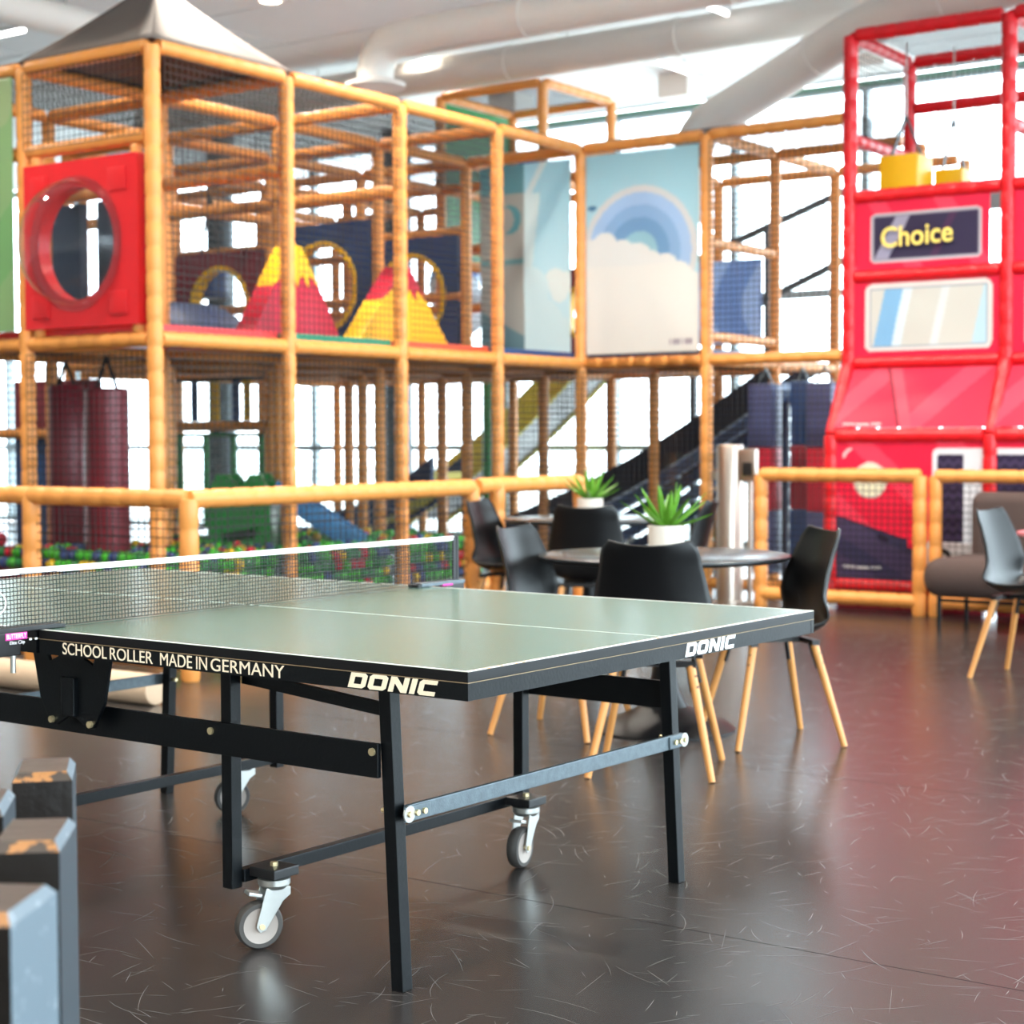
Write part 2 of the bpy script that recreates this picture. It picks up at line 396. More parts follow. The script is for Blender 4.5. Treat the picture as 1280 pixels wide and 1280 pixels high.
# ------------------------------------------------------------------ ceiling services
def arc_pts(pts, r=.3, n=7):
    """polyline with rounded corners"""
    pts = [Vector(p) for p in pts]; out = [pts[0]]
    for i in range(1, len(pts)-1):
        a, b_, c = pts[i-1], pts[i], pts[i+1]; d0 = (a-b_).normalized(); d1 = (c-b_).normalized()
        p, q = b_+d0*r, b_+d1*r
        for k in range(n+1):
            t = k/n; out.append((1-t)**2*p+2*t*(1-t)*b_+t*t*q)
    out.append(pts[-1]); return out
def duct(label, pts, r, bend=.35, bands=True):
    root = thing('air_duct', label, 'duct', pts[0])
    path = arc_pts(pts, bend); MB().tubepath(path, r, 24).build('pipe', duct_m, root, smooth=True, sharp=50)
    for i in range(len(pts)-1):
        p, q = Vector(pts[i]), Vector(pts[i+1]); L = (q-p).length; d = (q-p).normalized(); k = .6
        while k < L-.4:
            MB().cyl(p+d*k, p+d*(k+.05), r+.008, n=24).build('joint_band', duct_m, root, smooth=True); k += 1.8
    return root
d1 = duct('white round duct turning down into a flanged outlet above the play frame', [(6.0, 3.93, 4.5), (-1.55, 3.93, 4.5), (-1.55, 3.93, 4.16)], .155, .3)
MB().lathe([(.155, 0), (.25, -.03), (.25, -.06), (.16, -.06)], 24, (-1.55, 3.93, 4.20)).build('flange', duct_m, d1, smooth=True)
d2 = duct('long straight white duct hung under the ceiling beyond the flanged one', [(8.0, 5.98, 4.70), (-6.5, 5.98, 4.70)], .162)
d3 = duct('thick white duct dropping diagonally behind the sky banner', [(5.2, 4.45, 4.48), (2.2, 5.45, 4.46), (.28, 6.0, 3.87), (.27, 6.02, 3.1)], .17, .28)
d4 = duct('short beige duct under the ceiling above the green banner', [(-3.37, -1.5, 4.6), (-3.33, 2.5, 4.6)], .13)
def hangers(root, pts, r):
    for p in pts: MB().cyl((p[0], p[1], p[2]+r-.01), (p[0], p[1], HC+.0), .008, n=6).build('hanger_rod', zinc, root)
hangers(d1, [(0.6, 3.93, 4.5), (3.2, 3.93, 4.5)], .155); hangers(d2, [(-4, 5.98, 4.70), (-1, 5.98, 4.70), (2, 5.98, 4.70)], .162)
hangers(d3, [(4.6, 4.65, 4.48), (2.6, 5.32, 4.46)], .17); hangers(d4, [(-3.36, 0, 4.6), (-3.33, 2.2, 4.6)], .13)
def downlight(loc, label, surface=False, power=26):
    root = thing('ceiling_lamp', label, 'lamp', loc, group='round ceiling lamps')
    x, y, z = loc
    h = .2 if surface else .03
    MB().lathe([(.10, 0), (.105, .0), (.105, -h), (.085, -h), (.085, -h+.02), (.01, -h+.02)], 24, (x, y, z)).build('housing', paint_white, root, smooth=True)
    MB().lathe([(.084, 0), (.084, .006), (.001, .006)], 24, (x, y, z-h+.006)).build('diffuser', glow, root)
    l = bpy.data.lights.new('lamp_light', 'SPOT'); l.energy = power*3.2; l.color = (1, .91, .79); l.spot_size = 2.4; l.spot_blend = .6; l.shadow_soft_size = .08
    o = bpy.data.objects.new('lamp_light', l); COL.objects.link(o); o.location = (x, y, z-h-.02); setp(o, root)
downlight((-2.56, 5.87, HC-.01), 'recessed round ceiling lamp glowing beneath the long duct')
downlight((-1.95, 3.11, HC-.01), 'white surface mounted round lamp above the tent roof', True)
for i, (x, y) in enumerate([(1.5, -5.5), (5.0, -6.8), (8.5, -5.5), (1.5, -9), (5, -9.6), (8.5, -9), (3.0, -2.6), (7.5, -1.8), (-2, -5), (6.8, 1.5)]):
    downlight((x, y, HC-.01), 'white round surface lamp on the ceiling over the open floor', True, 60)
for x, y, lb_ in [(-.4, -1.9, 'unseen fill lamp added on the ceiling in front of the tent roof'), (1.7, .6, 'unseen fill lamp added on the ceiling over the far round table'), (3.4, 2.6, 'unseen fill lamp added on the ceiling in front of the bus'),
                  (.75, 2.4, 'unseen fill lamp added on the ceiling before the rainbow banner'), (5.6, 3.2, 'unseen fill lamp added on the ceiling over the brown sofa'), (-2.9, -.9, 'unseen fill lamp added on the ceiling before the green banner'), (-.6, 1.2, 'unseen fill lamp added on the ceiling over the foam mountains')]:
    downlight((x, y, HC-.01), lb_, True, 62)  # unseen lamps added to brighten the fronts of the play frames
def tube_lamp(p, q, label):
    root = thing('tube_lamp', label, 'lamp', p, group='slim tube lamps')
    MB().bar(p, q, .07, .05).build('housing', paint_white, root)
    p2, q2 = Vector(p)-Vector((0, 0, .04)), Vector(q)-Vector((0, 0, .04)); MB().cyl(p2, q2, .016, n=10).build('tube', tube_glow, root)
    for e in (.2, .8): c = Vector(p).lerp(Vector(q), e); MB().cyl(c, (c.x, c.y, HC), .006, n=6).build('hanger_rod', zinc, root)
tube_lamp((.77, 5.30, 4.80), (.77, 5.72, 4.80), 'slim white tube lamp hanging between the long duct and the windows')
tube_lamp((-.64, 7.0, 4.80), (-.64, 7.6, 4.80), 'slim white tube lamp hanging close to the window wall')
tube_lamp((-4.8, 2.65, 4.80), (-4.4, 2.65, 4.80), 'slim white tube lamp hanging beside the tent roof')
for (x, y, lb_) in [(-3.2, 8.2, 'pale ceiling box farthest from the bus, near the windows'), (-1.2, 8.4, 'pale ceiling box by the hanging tube lamp near the windows'), (1.0, 8.2, 'pale ceiling box closest to the bus, near the windows')]:
    tag(MB().box((x, y, HC-.13), (.36, .36, .24)).build('ceiling_speaker', duct_m, bevel=.02), lb_, 'speaker', 'ceiling boxes near the windows')
for x, y in [(-7.6, 8.2), (-5.6, 9.2)]:
    tag(MB().lathe([(.2, 0), (.16, .06), (.16, HC-.1), (.2, HC-.03)], 20, (x, y, 0)).build('column', dark_col, smooth=True), 'dark round building column behind the play frame', 'column', 'dark columns', 'structure')

# ------------------------------------------------------------------ main play frame
pf = thing('climbing_structure', 'two storey orange padded climbing frame with black nets and grey tent roof', 'climbing frame', (0, 0, 0))
nodes = [(i, j) for i in range(-4, 1) for j in range(0, 7) if not (i <= -3 and j < 2) and not (i == -4 and j < 3)]
nodes += [(1, 4), (1, 5), (1, 6)]
nd = set(nodes)
for (i, j) in nodes:
    tube('post', (i*U, j*U, 0), (i*U, j*U, Z2), foam, pf)
for (i, j) in nodes:
    for (di, dj) in ((1, 0), (0, 1)):
        if (i+di, j+dj) in nd:
            p = Vector((i*U, j*U, 0)); q = Vector(((i+di)*U, (j+dj)*U, 0)); d = (q-p).normalized()*.045
            hs = [Z2]
            if j <= 5 or di: hs.append(Z1)
            if i < 0 and j >= 1 and i >= -3 and di and j in (1, 2): hs.append(2.98)
            if di and i < -1 and j in (4, 5): hs += [2.45, 3.0]
            if dj and i == -2 and j >= 2: hs += [3.05]
            if dj and i == -1 and j == 4: hs += [2.7]
            for h in hs: tube('rail', p+d+Vector((0, 0, h)), q-d+Vector((0, 0, h)), foam, pf, .046)
# front-left face extras
tube('rail', (-U+.045, 0, 3.045), (-.045, 0, 3.045), foam, pf, .046)
tube('rail', (-2*U+.045, 0, 3.045), (-U-.045, 0, 3.045), foam, pf, .046)
for x in (-U+.12, -.14):
    tube('post', (x, 0, Z1+.04), (x, 0, 1.95), foam, pf, .04); tube('post', (x, 0, 2.94), (x, 0, 3.0), foam, pf, .04)
# right bay ladder rails
tube('base_rail', (.05, 4*U, .1), (U-.05, 4*U, .1), foam, pf, .05); tube('base_rail', (U+.05, 4*U, .1), (1.9*U, 4*U, .1), foam, pf, .05)
tube('rail', (0+.05, 4*U+.0, Z1), (U-.05, 4*U, Z1), foam, pf, .046)
for h in (2.75, 2.02): tube('rail', (U, 4*U+.05, h), (U, 5*U-.05, h), foam, pf, .04)
stf = thing('stair_frame', 'grey steel stair frame with sloping handrails behind the open bay', 'stair', (.5, 7.46, 0))
for x, h in ((-.55, 2.9), (1.08, 3.5), (.25, 3.2)): MB().box((x, 7.5, h/2), (.06, .05, h)).build('upright', dark_col, stf)
for p_, q_ in (((-.55, 7.46, 2.92), (1.08, 7.46, 3.48)), ((-.55, 7.46, 2.20), (1.08, 7.46, 2.86)), ((-.55, 7.46, 1.35), (1.08, 7.46, 1.95))): MB().bar(p_, q_, .05, .06).build('handrail', dark_col, stf)
tube('post', (2*U, 6*U+.05, 0), (2*U, 6*U+.05, Z2), foam, pf); tube('post', (2*U, 5.2*U, 0), (2*U, 5.2*U, Z2), foam, pf)
tube('rail', (U+.045, 4*U, Z2), (2.305, 4*U, Z2), foam, pf, .046); tube('rail', (U+.045, 4*U, Z1), (2.305, 4*U, Z1), foam, pf, .046)
tube('rail', (U+.045, 5*U, Z2), (2*U-.05, 5*U, Z2), foam, pf, .046); tube('rail', (U+.045, 6*U, Z2), (2*U-.05, 6*U, Z2), foam, pf, .046)
# tower rising above the frame
for (i, j) in ((-2, 5), (-1, 5), (-2, 6), (-1, 6)): tube('post', (i*U, j*U, Z2), (i*U, j*U, 4.45), foam, pf, .048)
for h in (4.45,):
    tube('rail', (-2*U+.04, 5*U, h), (-U-.04, 5*U, h), foam, pf, .044); tube('rail', (-2*U+.04, 6*U, h), (-U-.04, 6*U, h), foam, pf, .044)
    tube('rail', (-2*U, 5*U+.04, h), (-2*U, 6*U-.04, h), foam, pf, .044); tube('rail', (-U, 5*U+.04, h), (-U, 6*U-.04, h), foam, pf, .044)
net((-2*U, 5*U, 4.47), (U, 0, 0), (0, U, 0), pf)
# nets: outer faces
e = .053
for k in range(3):
    net((e, k*U+.05, Z1+.06), (0, U-.1, 0), (0, 0, Z2-Z1-.12), pf)
    net((e, k*U+.05, .55), (0, U-.1, 0), (0, 0, Z1-.62), pf)
net((-2*U+.05, -e, 3.05), (U-.1, 0, 0), (0, 0, .48), pf); net((-U+.05, -e, 3.05), (U-.1, 0, 0), (0, 0, .48), pf)
for k in (-2, -1): net((k*U+.05, -e, .55), (U-.1, 0, 0), (0, 0, Z1-.62), pf)
for k in (-1, 0, 1):
    if k == 1: net((k*U+.05, 4*U-e, Z1+.06), (U-.1, 0, 0), (0, 0, Z2-Z1-.12), pf)
    net((k*U+.05, 4*U-e, .15), (U-.1, 0, 0), (0, 0, Z1-.22), pf)
net((e, 3*U+.05, .15), (0, U-.1, 0), (0, 0, Z1-.22), pf)
# inner nets and roof nets
for (i, j) in [(-2, 0), (-1, 1), (-2, 1), (-1, 2), (-2, 2), (-1, 3), (-2, 3), (0, 4), (1, 4), (-1, 4), (-2, 4), (-3, 2), (-3, 3)]:
    net((i*U, j*U, Z2+.05), (U, 0, 0), (0, U, 0), pf)
for j in (1, 2, 3): net((-U+e, j*U+.05, Z1+.06), (0, U-.1, 0), (0, 0, Z2-Z1-.12), pf)
for i in (-2, -3): net((i*U+.05, 5*U, Z1+.06), (U-.1, 0, 0), (0, 0, Z2-Z1-.12), pf)
for i in (0, 1): net((i*U+.05, 6*U, .1), (U-.1, 0, 0), (0, 0, Z2-.2), pf)
for i in (-1, 0): net((i*U+.05, 5*U, .1), (U-.1, 0, 0), (0, 0, Z1-.2), pf)
# decks with coloured padded mats
def deck(i, j, m, under=deck_under):
    MB().box(((i+.5)*U, (j+.5)*U, Z1+.02), (U-.1, U-.1, .035)).build('deck_board', under, pf)
    rbox('deck_mat', ((i+.5)*U, (j+.5)*U, Z1+.065), (U-.09, U-.09, .055), m, pf, .012)
deck(-1, 0, pinkred, vred); deck(-1, 1, green_v); deck(-1, 2, coral); deck(-1, 3, navy)
for i, j, m in [(-2, 0, vred), (-2, 1, navy), (-2, 2, navy), (-2, 3, vred), (-3, 2, navy), (-3, 3, navy), (-2, 4, coral), (-2, 5, coral), (-3, 4, navy), (-3, 5, coral), (-1, 4, navy), (0, 4, navy)]:
    deck(i, j, m)
# tent roof over the corner cell
tr = MB(); ap = Vector((-U/2, U/2, 4.17)); cs = [Vector((.03, -.03, Z2+.04)), Vector((.03, U+.03, Z2+.04)), Vector((-U-.03, U+.03, Z2+.04)), Vector((-U-.03, -.03, Z2+.04))]
n = 10
for k in range(4):
    a_, b_ = cs[k], cs[(k+1) % 4]; rows = []
    for r in range(n+1):
        t = r/n; row = []
        for s in range(9):
            u_ = s/8; p = a_.lerp(b_, u_).lerp(ap, t); p.z -= .045*math.sin(PI*t)*(1-.35*abs(2*u_-1)**2)*(1 if 0 < u_ < 1 else .6); row.append(p)
        rows.append(row)
    vs = [p for row in rows for p in row]
    tr.add(vs, [(r*9+s, r*9+s+1, (r+1)*9+s+1, (r+1)*9+s) for r in range(n) for s in range(8)])
ro = tr.build('tent_roof', canvas, pf, smooth=True, sharp=25); so = ro.modifiers.new('t', 'SOLIDIFY'); so.thickness = .006
tag(ro, 'grey canvas tent roof')
# red panel with bubble window
def hole_panel(name, a0, a1, z0, z1, b_, hc, hr, m, parent, th=.07, rim=None, rimw=.03):
    me = flat_curve([[(a0, z0), (a1, z0), (a1, z1), (a0, z1)], circ(hc[0], hc[1], hr, 48)[::-1]], th/2)
    for v in me.vertices: v.co = Vector((v.co.x, b_-v.co.z, v.co.y))
    me.materials.clear(); o = link(name, me, m, parent); bv = o.modifiers.new('b', 'BEVEL'); bv.width = .012; bv.segments = 2; bv.limit_method = 'ANGLE'
    if rim:
        me = flat_curve([circ(hc[0], hc[1], hr+.001, 48), circ(hc[0], hc[1], hr-rimw, 48)[::-1]], th/2+.02)
        for v in me.vertices: v.co = Vector((v.co.x, b_-v.co.z, v.co.y))
        me.materials.clear(); link('hole_rim', me, rim, o)
    return o
rp = hole_panel('bubble_panel', -1.10, -.07, 1.925, 2.945, -.02, (-.62, 2.435), .345, vred, pf, .09)
tag(rp, 'red vinyl panel with a clear bubble window')
R0 = .40; mb = MB(); prof = []
for k in range(11):
    t = k/10*PI/2; prof.append((R0*math.cos(t)+1e-4, .30*math.sin(t)))
mb.lathe(prof, 36, cap=False); bm_ = mb.mesh('bubble_dome', smooth=True)
for v in bm_.vertices: v.co = Vector((-.62+v.co.x, -.07-v.co.z, 2.435+v.co.y))
tag(link('bubble_dome', bm_, acrylic, rp), 'clear domed plastic window')
mb = MB().lathe([(.345, -.0), (.345, .012), (.415, .012), (.415, 0)], 40); bm_ = mb.mesh('dome_flange', smooth=True)
for v in bm_.vertices: v.co = Vector((-.62+v.co.x, -.066-v.co.z, 2.435+v.co.y))
link('dome_flange', bm_, acrylic, rp)
for (x, z) in [(-.95, 2.80), (-.24, 2.80), (-.95, 2.06), (-.24, 2.06)]:
    rbox('corner_flap', (x, -.07, z), (.16, .012, .14), vred, rp, .005)
# crawl panels inside
for x0, x1 in ((-2*U+.06, -1.96), (-1.79, -U-.06)): rbox('padded_panel', ((x0+x1)/2, U, 2.43), (x1-x0, .07, .98), navy_dark, pf, .012)
hole_panel('crawl_panel', -2*U+.06, -U-.06, 1.93, 2.985, 3*U, (-1.74, 2.46), .38, navy, pf, .07, yellow, .035)
hole_panel('crawl_panel', -2*U+.06, -U-.06, 1.93, 2.985, 4*U, (-1.74, 2.46), .38, navy, pf, .07, yellow, .035)
hole_panel('crawl_panel', -3*U+.06, -2*U-.06, 1.93, 2.83, 3*U, (-2.9, 2.36), .35, maroon, pf, .07, yellow, .035)
tag(hole_panel('crawl_panel', -U+.06, -.06, 1.93, 2.75, 5*U, (-.6, 2.36), .3, maroon, pf, .07, yellow, .035), 'maroon crawl-through panel')
# zigzag capped foam mountains
def mountain(label, a_, b0, b1, z0, z1, body, cap, capz, nz):
    root = thing('foam_mountain', label, 'foam obstacle', (a_, (b0+b1)/2, z0))
    bc = (b0+b1)/2; tip = .05
    def half(z): return (b1-b0)/2*(1-(z-z0)/(z1-z0))+tip*(z-z0)/(z1-z0)
    # jagged lower edge of the cap
    h0 = half(capz); zig = []
    for k in range(nz*2+1):
        t = -1+2*k/(nz*2); zz = capz+(0.0 if k % 2 == 0 else .09); zig.append((bc+t*half(zz)*(1 if k in (0, nz*2) else .98), zz))
    bodyp = [(b0, z0), (b1, z0)]+zig[::-1]
    capp = zig+[(bc+tip, z1), (bc-tip*.4, z1+.01), (bc-tip, z1-.01)]
    for nm, P, m, ex in (('body', bodyp, body, 0), ('peak', capp, cap, .0)):
        mb = MB().prism(P, -.09-ex, .09+ex)
        me = mb.mesh(nm, bevel=.008, smooth=True)
        for v in me.vertices: v.co = Vector((a_+v.co.y, v.co.x, v.co.z))
        link(nm, me, m, root)
mountain('crimson foam mountain with yellow zigzag peak on the green deck mat', -.36, 1.12, 2.00, Z1+.093, 2.54, crimson, yellow, 2.26, 4)
mountain('yellow foam mountain with red zigzag peak on the orange deck mat', -.36, 2.20, 3.25, Z1+.093, 2.49, yellow, crimson, 2.24, 4)
# soft shapes on the upper level
def roller(label, p, q, r, m, cat='foam roller', name='foam_roller'):
    o = MB().tubepath([Vector(p), Vector(q)], r, 24).build(name, m, None, bevel=.02, smooth=True); return tag(o, label, cat)
def ramp(label, x0, x1, y0, y1, z0, h, m):
    P = [(x0, z0), (x1, z0)]+[(x1-(x1-x0)*t/10, z0+h*math.sin(PI*(.08+.84*t/10))) for t in range(11)]
    return tag(MB().prism(P, y0, y1).build('foam_hump', m, None, bevel=.015, smooth=True), label, 'foam hump')
ramp('navy foam hump on the red deck behind the bubble panel', -2.25, -1.27, U+.15, 2*U-.15, Z1+.094, .32, navy)
ramp('navy foam hump in front of the maroon crawl panel', -3.35, -2.45, 2*U+.15, 2*U+.8, Z1+.094, .34, navy)

def punch_bag(label, x, y, z0, z1, r, mats, square=False, group=None, ztop=Z1-.05):
    root = thing('punch_bag', label, 'punch bag', (x, y, z0), group=group); n_ = len(mats); h = (z1-z0)/n_
    for k, m in enumerate(mats):
        a_, b_ = z0+k*h, z0+(k+1)*h
        if square: rbox('bag_section', (x, y, (a_+b_)/2), (2*r, 2*r, h), m, root, .015)
        else: MB().lathe([(r*.9, a_), (r, a_+.02), (r, b_-.02), (r*.9, b_)], 24, (x, y, 0)).build('bag_section', m, root, smooth=True)
    for s in (-1, 1): MB().bar((x+s*r*.7, y, z1-.01), (x, y, ztop), .03, .006).build('strap', black_pl, root)
    return root
punch_bag('maroon round punch bag hanging nearest the frame corner post', -1.13, .62, .36, 1.575, .145, [maroon])
punch_bag('maroon round punch bag hanging behind the other maroon one', -1.98, 1.0, .36, 1.62, .125, [maroon])
punch_bag('faded navy and red square punch bag next to the steel gate post', 1.375, 5.25, .15, 1.66, .105, [mat('vinyl_faded_navy', lin(74, 84, 128), .4, noise=.1), mat('vinyl_red2', lin(190, 16, 50), .4, noise=.06), mat('vinyl_faded_navy', (0, 0, 0, 1))][::1], True)
punch_bag('dark navy and maroon square punch bag between two paler ones', 1.63, 5.40, .15, 1.68, .075, [navy, mat('vinyl_red_dark', lin(138, 14, 40), .4, noise=.06), navy], True)
punch_bag('faded navy and red square punch bag next to the red bus', 1.89, 5.25, .15, 1.66, .105, [mat('vinyl_faded_navy', (0, 0, 0, 1)), mat('vinyl_red2', (0, 0, 0, 1)), mat('vinyl_faded_navy', (0, 0, 0, 1))], True)
punch_bag('short navy bag hanging above the maroon crawl panel', -3.95, 4.4, 2.55, 2.95, .17, [navy], ztop=Z2-.05)
punch_bag('small navy bag hanging beside the short navy one', -4.35, 4.3, 2.55, 2.95, .14, [navy], ztop=Z2-.05)
# mats at the lower left
tag(rbox('foam_mat', (-2.62, 1.25*U, .63), (.85, .14, 1.26), navy, None, .02), 'upright navy foam mat beside the maroon punch bags', 'mat')
tag(rbox('foam_mat', (-2.62, 1.25*U, 1.47), (.85, .14, .42), maroon, None, .02), 'dark red foam mat above the upright navy one', 'mat')
roller('crimson foam roller lying by the maroon punch bags', (-3.0, .60, .535), (-2.2, .60, .535), .05, crimson)
tag(rbox('foam_mat', (-2.62, .75, .24), (.9, .5, .48), maroon, None, .03), 'low maroon foam block under the crimson roller', 'mat')
tube('rail', (-3*U+.05, 1.25*U-.13, 1.28), (-2*U, 1.25*U-.13, 1.28), foam, pf, .04)
# hanging strips and clear curtain in the lower bay
sc = thing('strip_curtain', 'row of navy and yellow hanging strips in the lower bay', 'curtain', (-2.9, 3*U, 1.4))
for k in range(8):
    x = -3*U+.18+k*.125; m = [film, navy, film, yellow, film, navy, yellow, film][k]
    MB().box((x, 3*U-.06, 1.56), (.085, .012, .34)).build('strip', m, sc)
MB().box((-2.92, 3*U-.06, 1.745), (1.05, .03, .03)).build('header_bar', black_pl, sc)
tube('rail', (-3*U+.05, 3*U, 1.345), (-2*U-.05, 3*U, 1.345), foam, pf, .045)
gs = thing('play_screen', 'clear play screen with green frame bars in the lower bay', 'play screen', (-2.9, 3*U, .5))
for x in (-3.42, -3.1, -2.77, -2.44): MB().box((x, 3*U-.02, .88), (.04, .04, .80)).build('frame_bar', dgreen, gs)
MB().box((-2.93, 3*U-.02, 1.27), (1.02, .04, .035)).build('frame_bar', dgreen, gs)
for x in (-3.26, -2.935, -2.605): MB().box((x, 3*U-.02, .88), (.28, .008, .74)).build('pane', film, gs)

# ball pit ------------------------------------------------------------
pit = thing('ball_pit', 'ball pit with padded orange kerb under the climbing frame', 'ball pit', (-U, 1.5*U, 0))
tube('kerb_pad', (0, .06, .12), (0, 3*U-.06, .12), foam, pit, .07)
tube('kerb_pad', (-.95*U, 0, .12), (-.06, 0, .12), foam, pit, .07)
MB().box((-.95, 1.5*U, .10), (1.75, 3*U-.14, .12)).build('pit_floor', navy_dark, pit)
net((.03, .05, .18), (0, 3*U-.1, 0), (0, 0, .30), pit, .0475)
bc = [(lin(64, 176, 40), 'bright green', 7), (lin(28, 128, 58), 'dark green', 5), (lin(232, 190, 28), 'yellow', 2), (lin(206, 30, 52), 'red', 2), (lin(54, 72, 128), 'blue', 3)]
bmesh_ = []
for c, nm, wt in bc:
    m = mat('ball_'+nm.replace(' ', '_'), c, .3, noise=.04)
    mb = MB(); ns = 10
    prof = [(.038*math.sin(PI*k/8)+1e-5, -.038*math.cos(PI*k/8)) for k in range(9)]
    me = mb.lathe(prof, 12, cap=False).mesh('pit_ball', smooth=True, sharp=180); me.materials.append(m); bmesh_.append(me)
wts = [b_[2] for b_ in bc]
D = .0765; cnt = 0; extra = MB()
def blocked(x, y):
    return any(math.hypot(x-i*U, y-j*U) < .095 for i in (0, -1, -2) for j in range(4)) or math.hypot(x+1.13, y-.62) < .215 or math.hypot(x+.95, y-1.95) < .42
def put_ball(x, y, z, hero):
    if blocked(x, y): return
    k = random.choices(range(5), wts)[0]
    if not hero: return (x, y, z, k)
    o = bpy.data.objects.new('pit_ball', bmesh_[k]); COL.objects.link(o); o.location = (x, y, z); o.rotation_euler = (random.random()*3, 0, random.random()*6)
    tag(o, bc[k][1]+' plastic ball in the ball pit', 'ball', bc[k][1]+' balls in the ball pit')
rest = []
rows = int((3*U-.16)/D)
for lvl in range(4):
    for k in range(rows):
        y = .09+D*(k+.5*(lvl % 2)); hz = .40+.06*math.sin(k*.4)
        z = .232+lvl*D*.88
        if cnt < 176: put_ball(-.045-random.random()*.006, y, z, True); cnt += 1
for lvl in (3, 4):
    for k in range(24):                       # along the left face of the pit
        if cnt < 230: put_ball(-.125-D*k*1.01, .075+D*(lvl-3)*.55,   .232+lvl*D*.88, True); cnt += 1
for r_ in range(1, 24):
    for k in range(rows):
        x = -.05-D*r_*1.0; y = .09+D*(k+.5*(r_ % 2)); z = .232+3*D*.88+random.random()*.045+.03*math.sin(k*.5+r_)
        if x < -1.75 or y < .21: continue
        if r_ <= 2 and cnt < 300: put_ball(x, y, z, True); cnt += 1
        elif not blocked(x, y): rest.append((x, y, z, random.choices(range(5), wts)[0]))
for k in range(5):
    mb = MB(); prof = [(.038*math.sin(PI*q/5)+1e-5, -.038*math.cos(PI*q/5)) for q in range(6)]
    for (x, y, z, kk) in rest:
        if kk == k: mb.lathe(prof, 8, (x, y, z), cap=False)
    o = mb.build('ball_filling', MATS['ball_'+bc[k][1].replace(' ', '_')], pit, smooth=True, sharp=180); o['kind'] = 'stuff'
# little green climber with slide in the pit
gc = thing('toddler_slide', 'green toddler slide with blue chute standing in the ball pit', 'slide', (-1.0, 1.8, .4))
def arch(w, h, n=12): return [(-w/2, 0), (w/2, 0)]+[(w/2*math.cos(PI*k/n), h-w/2+w/2*math.sin(PI*k/n)) for k in range(n+1)]
for off in (-.11, .11):
    pass
polys = [[(-.24, .15), (.24, .15), (.22, .85), (.16, .98), (.08, .98), (.02, .90), (-.02, .90), (-.08, .98), (-.16, .98), (-.22, .85)],
         circ(-.06, .80, .035, 16)[::-1], circ(.06, .80, .035, 16)[::-1], [(-.13, .56), (-.12, .50), (.12, .53), (.13, .60)][::-1]]
me = flat_curve(polys, .04); Rg = Matrix.Rotation(.6, 3, 'Z')
for v in me.vertices: v.co = Vector((-1.02, 1.75, .0))+Rg @ Vector((v.co.x, v.co.z, v.co.y))
me.materials.clear(); link('front_panel', me, dgreen, gc)
me = flat_curve([polys[0]], .04)
for v in me.vertices: v.co = Vector((-1.02, 1.75, .0))+Rg @ Vector((v.co.x, v.co.z+.42, v.co.y))
me.materials.clear(); link('back_panel', me, dgreen, gc)
for s in (-1, 1): MB().box(Vector((-1.02, 1.75, .5))+Rg @ Vector((s*.2, .21, 0)), (.04, .42, .6), Rg).build('side_panel', dgreen, gc)
ch = MB(); p, q = Vector((-.92, 2.02, .82)), Vector((-.35, 2.42, .36))
ch.bar(p, q, .34, .03); ch.bar(p+Vector((.1, -.14, .06)), q+Vector((.1, -.14, .06)), .03, .14); ch.bar(p+Vector((-.1, .14, .06)), q+Vector((-.1, .14, .06)), .03, .14)
ch.build('chute', lblue, gc, bevel=.008, smooth=True)

# slides beyond the lower bays
ns = thing('play_slide', 'long navy slide descending behind the lower bays', 'slide', (-.2, 5.4*U, 0))
def slide(root, p, q, wd, m, m2, side=.3, stripes=0):
    p, q = Vector(p), Vector(q); pts = []
    for k in range(13):
        t = k/12; pt = p.lerp(q, t); pt.z = p.z+(q.z-p.z)*(1-(1-t)**1.25 if False else t) - .12*math.sin(PI*t); pts.append(pt)
    for s, nm in ((-1, 'side_wall'), (1, 'side_wall')):
        vs = []; 
        for pt in pts: vs += [pt+Vector((0, s*wd/2-.025, -.1)), pt+Vector((0, s*wd/2+.025, -.1)), pt+Vector((0, s*wd/2+.025, side)), pt+Vector((0, s*wd/2-.025, side))]
        fs = [(0, 1, 2, 3), (48, 51, 50, 49)]
        for k in range(12):
            for c in range(4): fs.append((k*4+c, k*4+(c+1) % 4, k*4+4+(c+1) % 4, k*4+4+c))
        MB().add(vs, fs).build(nm, m, root, smooth=True)
    vs = []
    for pt in pts: vs += [pt+Vector((0, -wd/2, -.06)), pt+Vector((0, wd/2, -.06)), pt+Vector((0, wd/2, 0)), pt+Vector((0, -wd/2, 0))]
    fs = [(0, 1, 2, 3), (48, 51, 50, 49)]
    for k in range(12):
        for c in range(4): fs.append((k*4+c, k*4+(c+1) % 4, k*4+4+(c+1) % 4, k*4+4+c))
    MB().add(vs, fs).build('chute', m2, root, smooth=True)
    for k in range(stripes):
        h = -.18-.15*k
        vs = []
        for pt in pts: vs += [pt+Vector((0, -wd/2-.03, h-.05)), pt+Vector((0, -wd/2+.03, h-.05)), pt+Vector((0, -wd/2+.03, h+.05)), pt+Vector((0, -wd/2-.03, h+.05))]
        MB().add([v if v.z > .02 else Vector((v.x, v.y, .02)) for v in vs], fs).build('skirt_board', navy if k % 2 else mat('vinyl_steel_blue', lin(84, 112, 160), .35, noise=.1), root)
slide(ns, (1.06, 5.45*U, 1.70), (-1.75, 5.45*U, .30), .62, navy_dark, navy, .18, 4)
for x, z in ((.9, 1.55), (-.2, .95)): tube('support_post', (x, 5.45*U+.22, 0), (x, 5.45*U+.22, z), navy_dark, ns, .04)
ys = thing('play_slide', 'yellow and grey slide climbing behind the ball pit', 'slide', (-3.2, 7.3*U, 0))
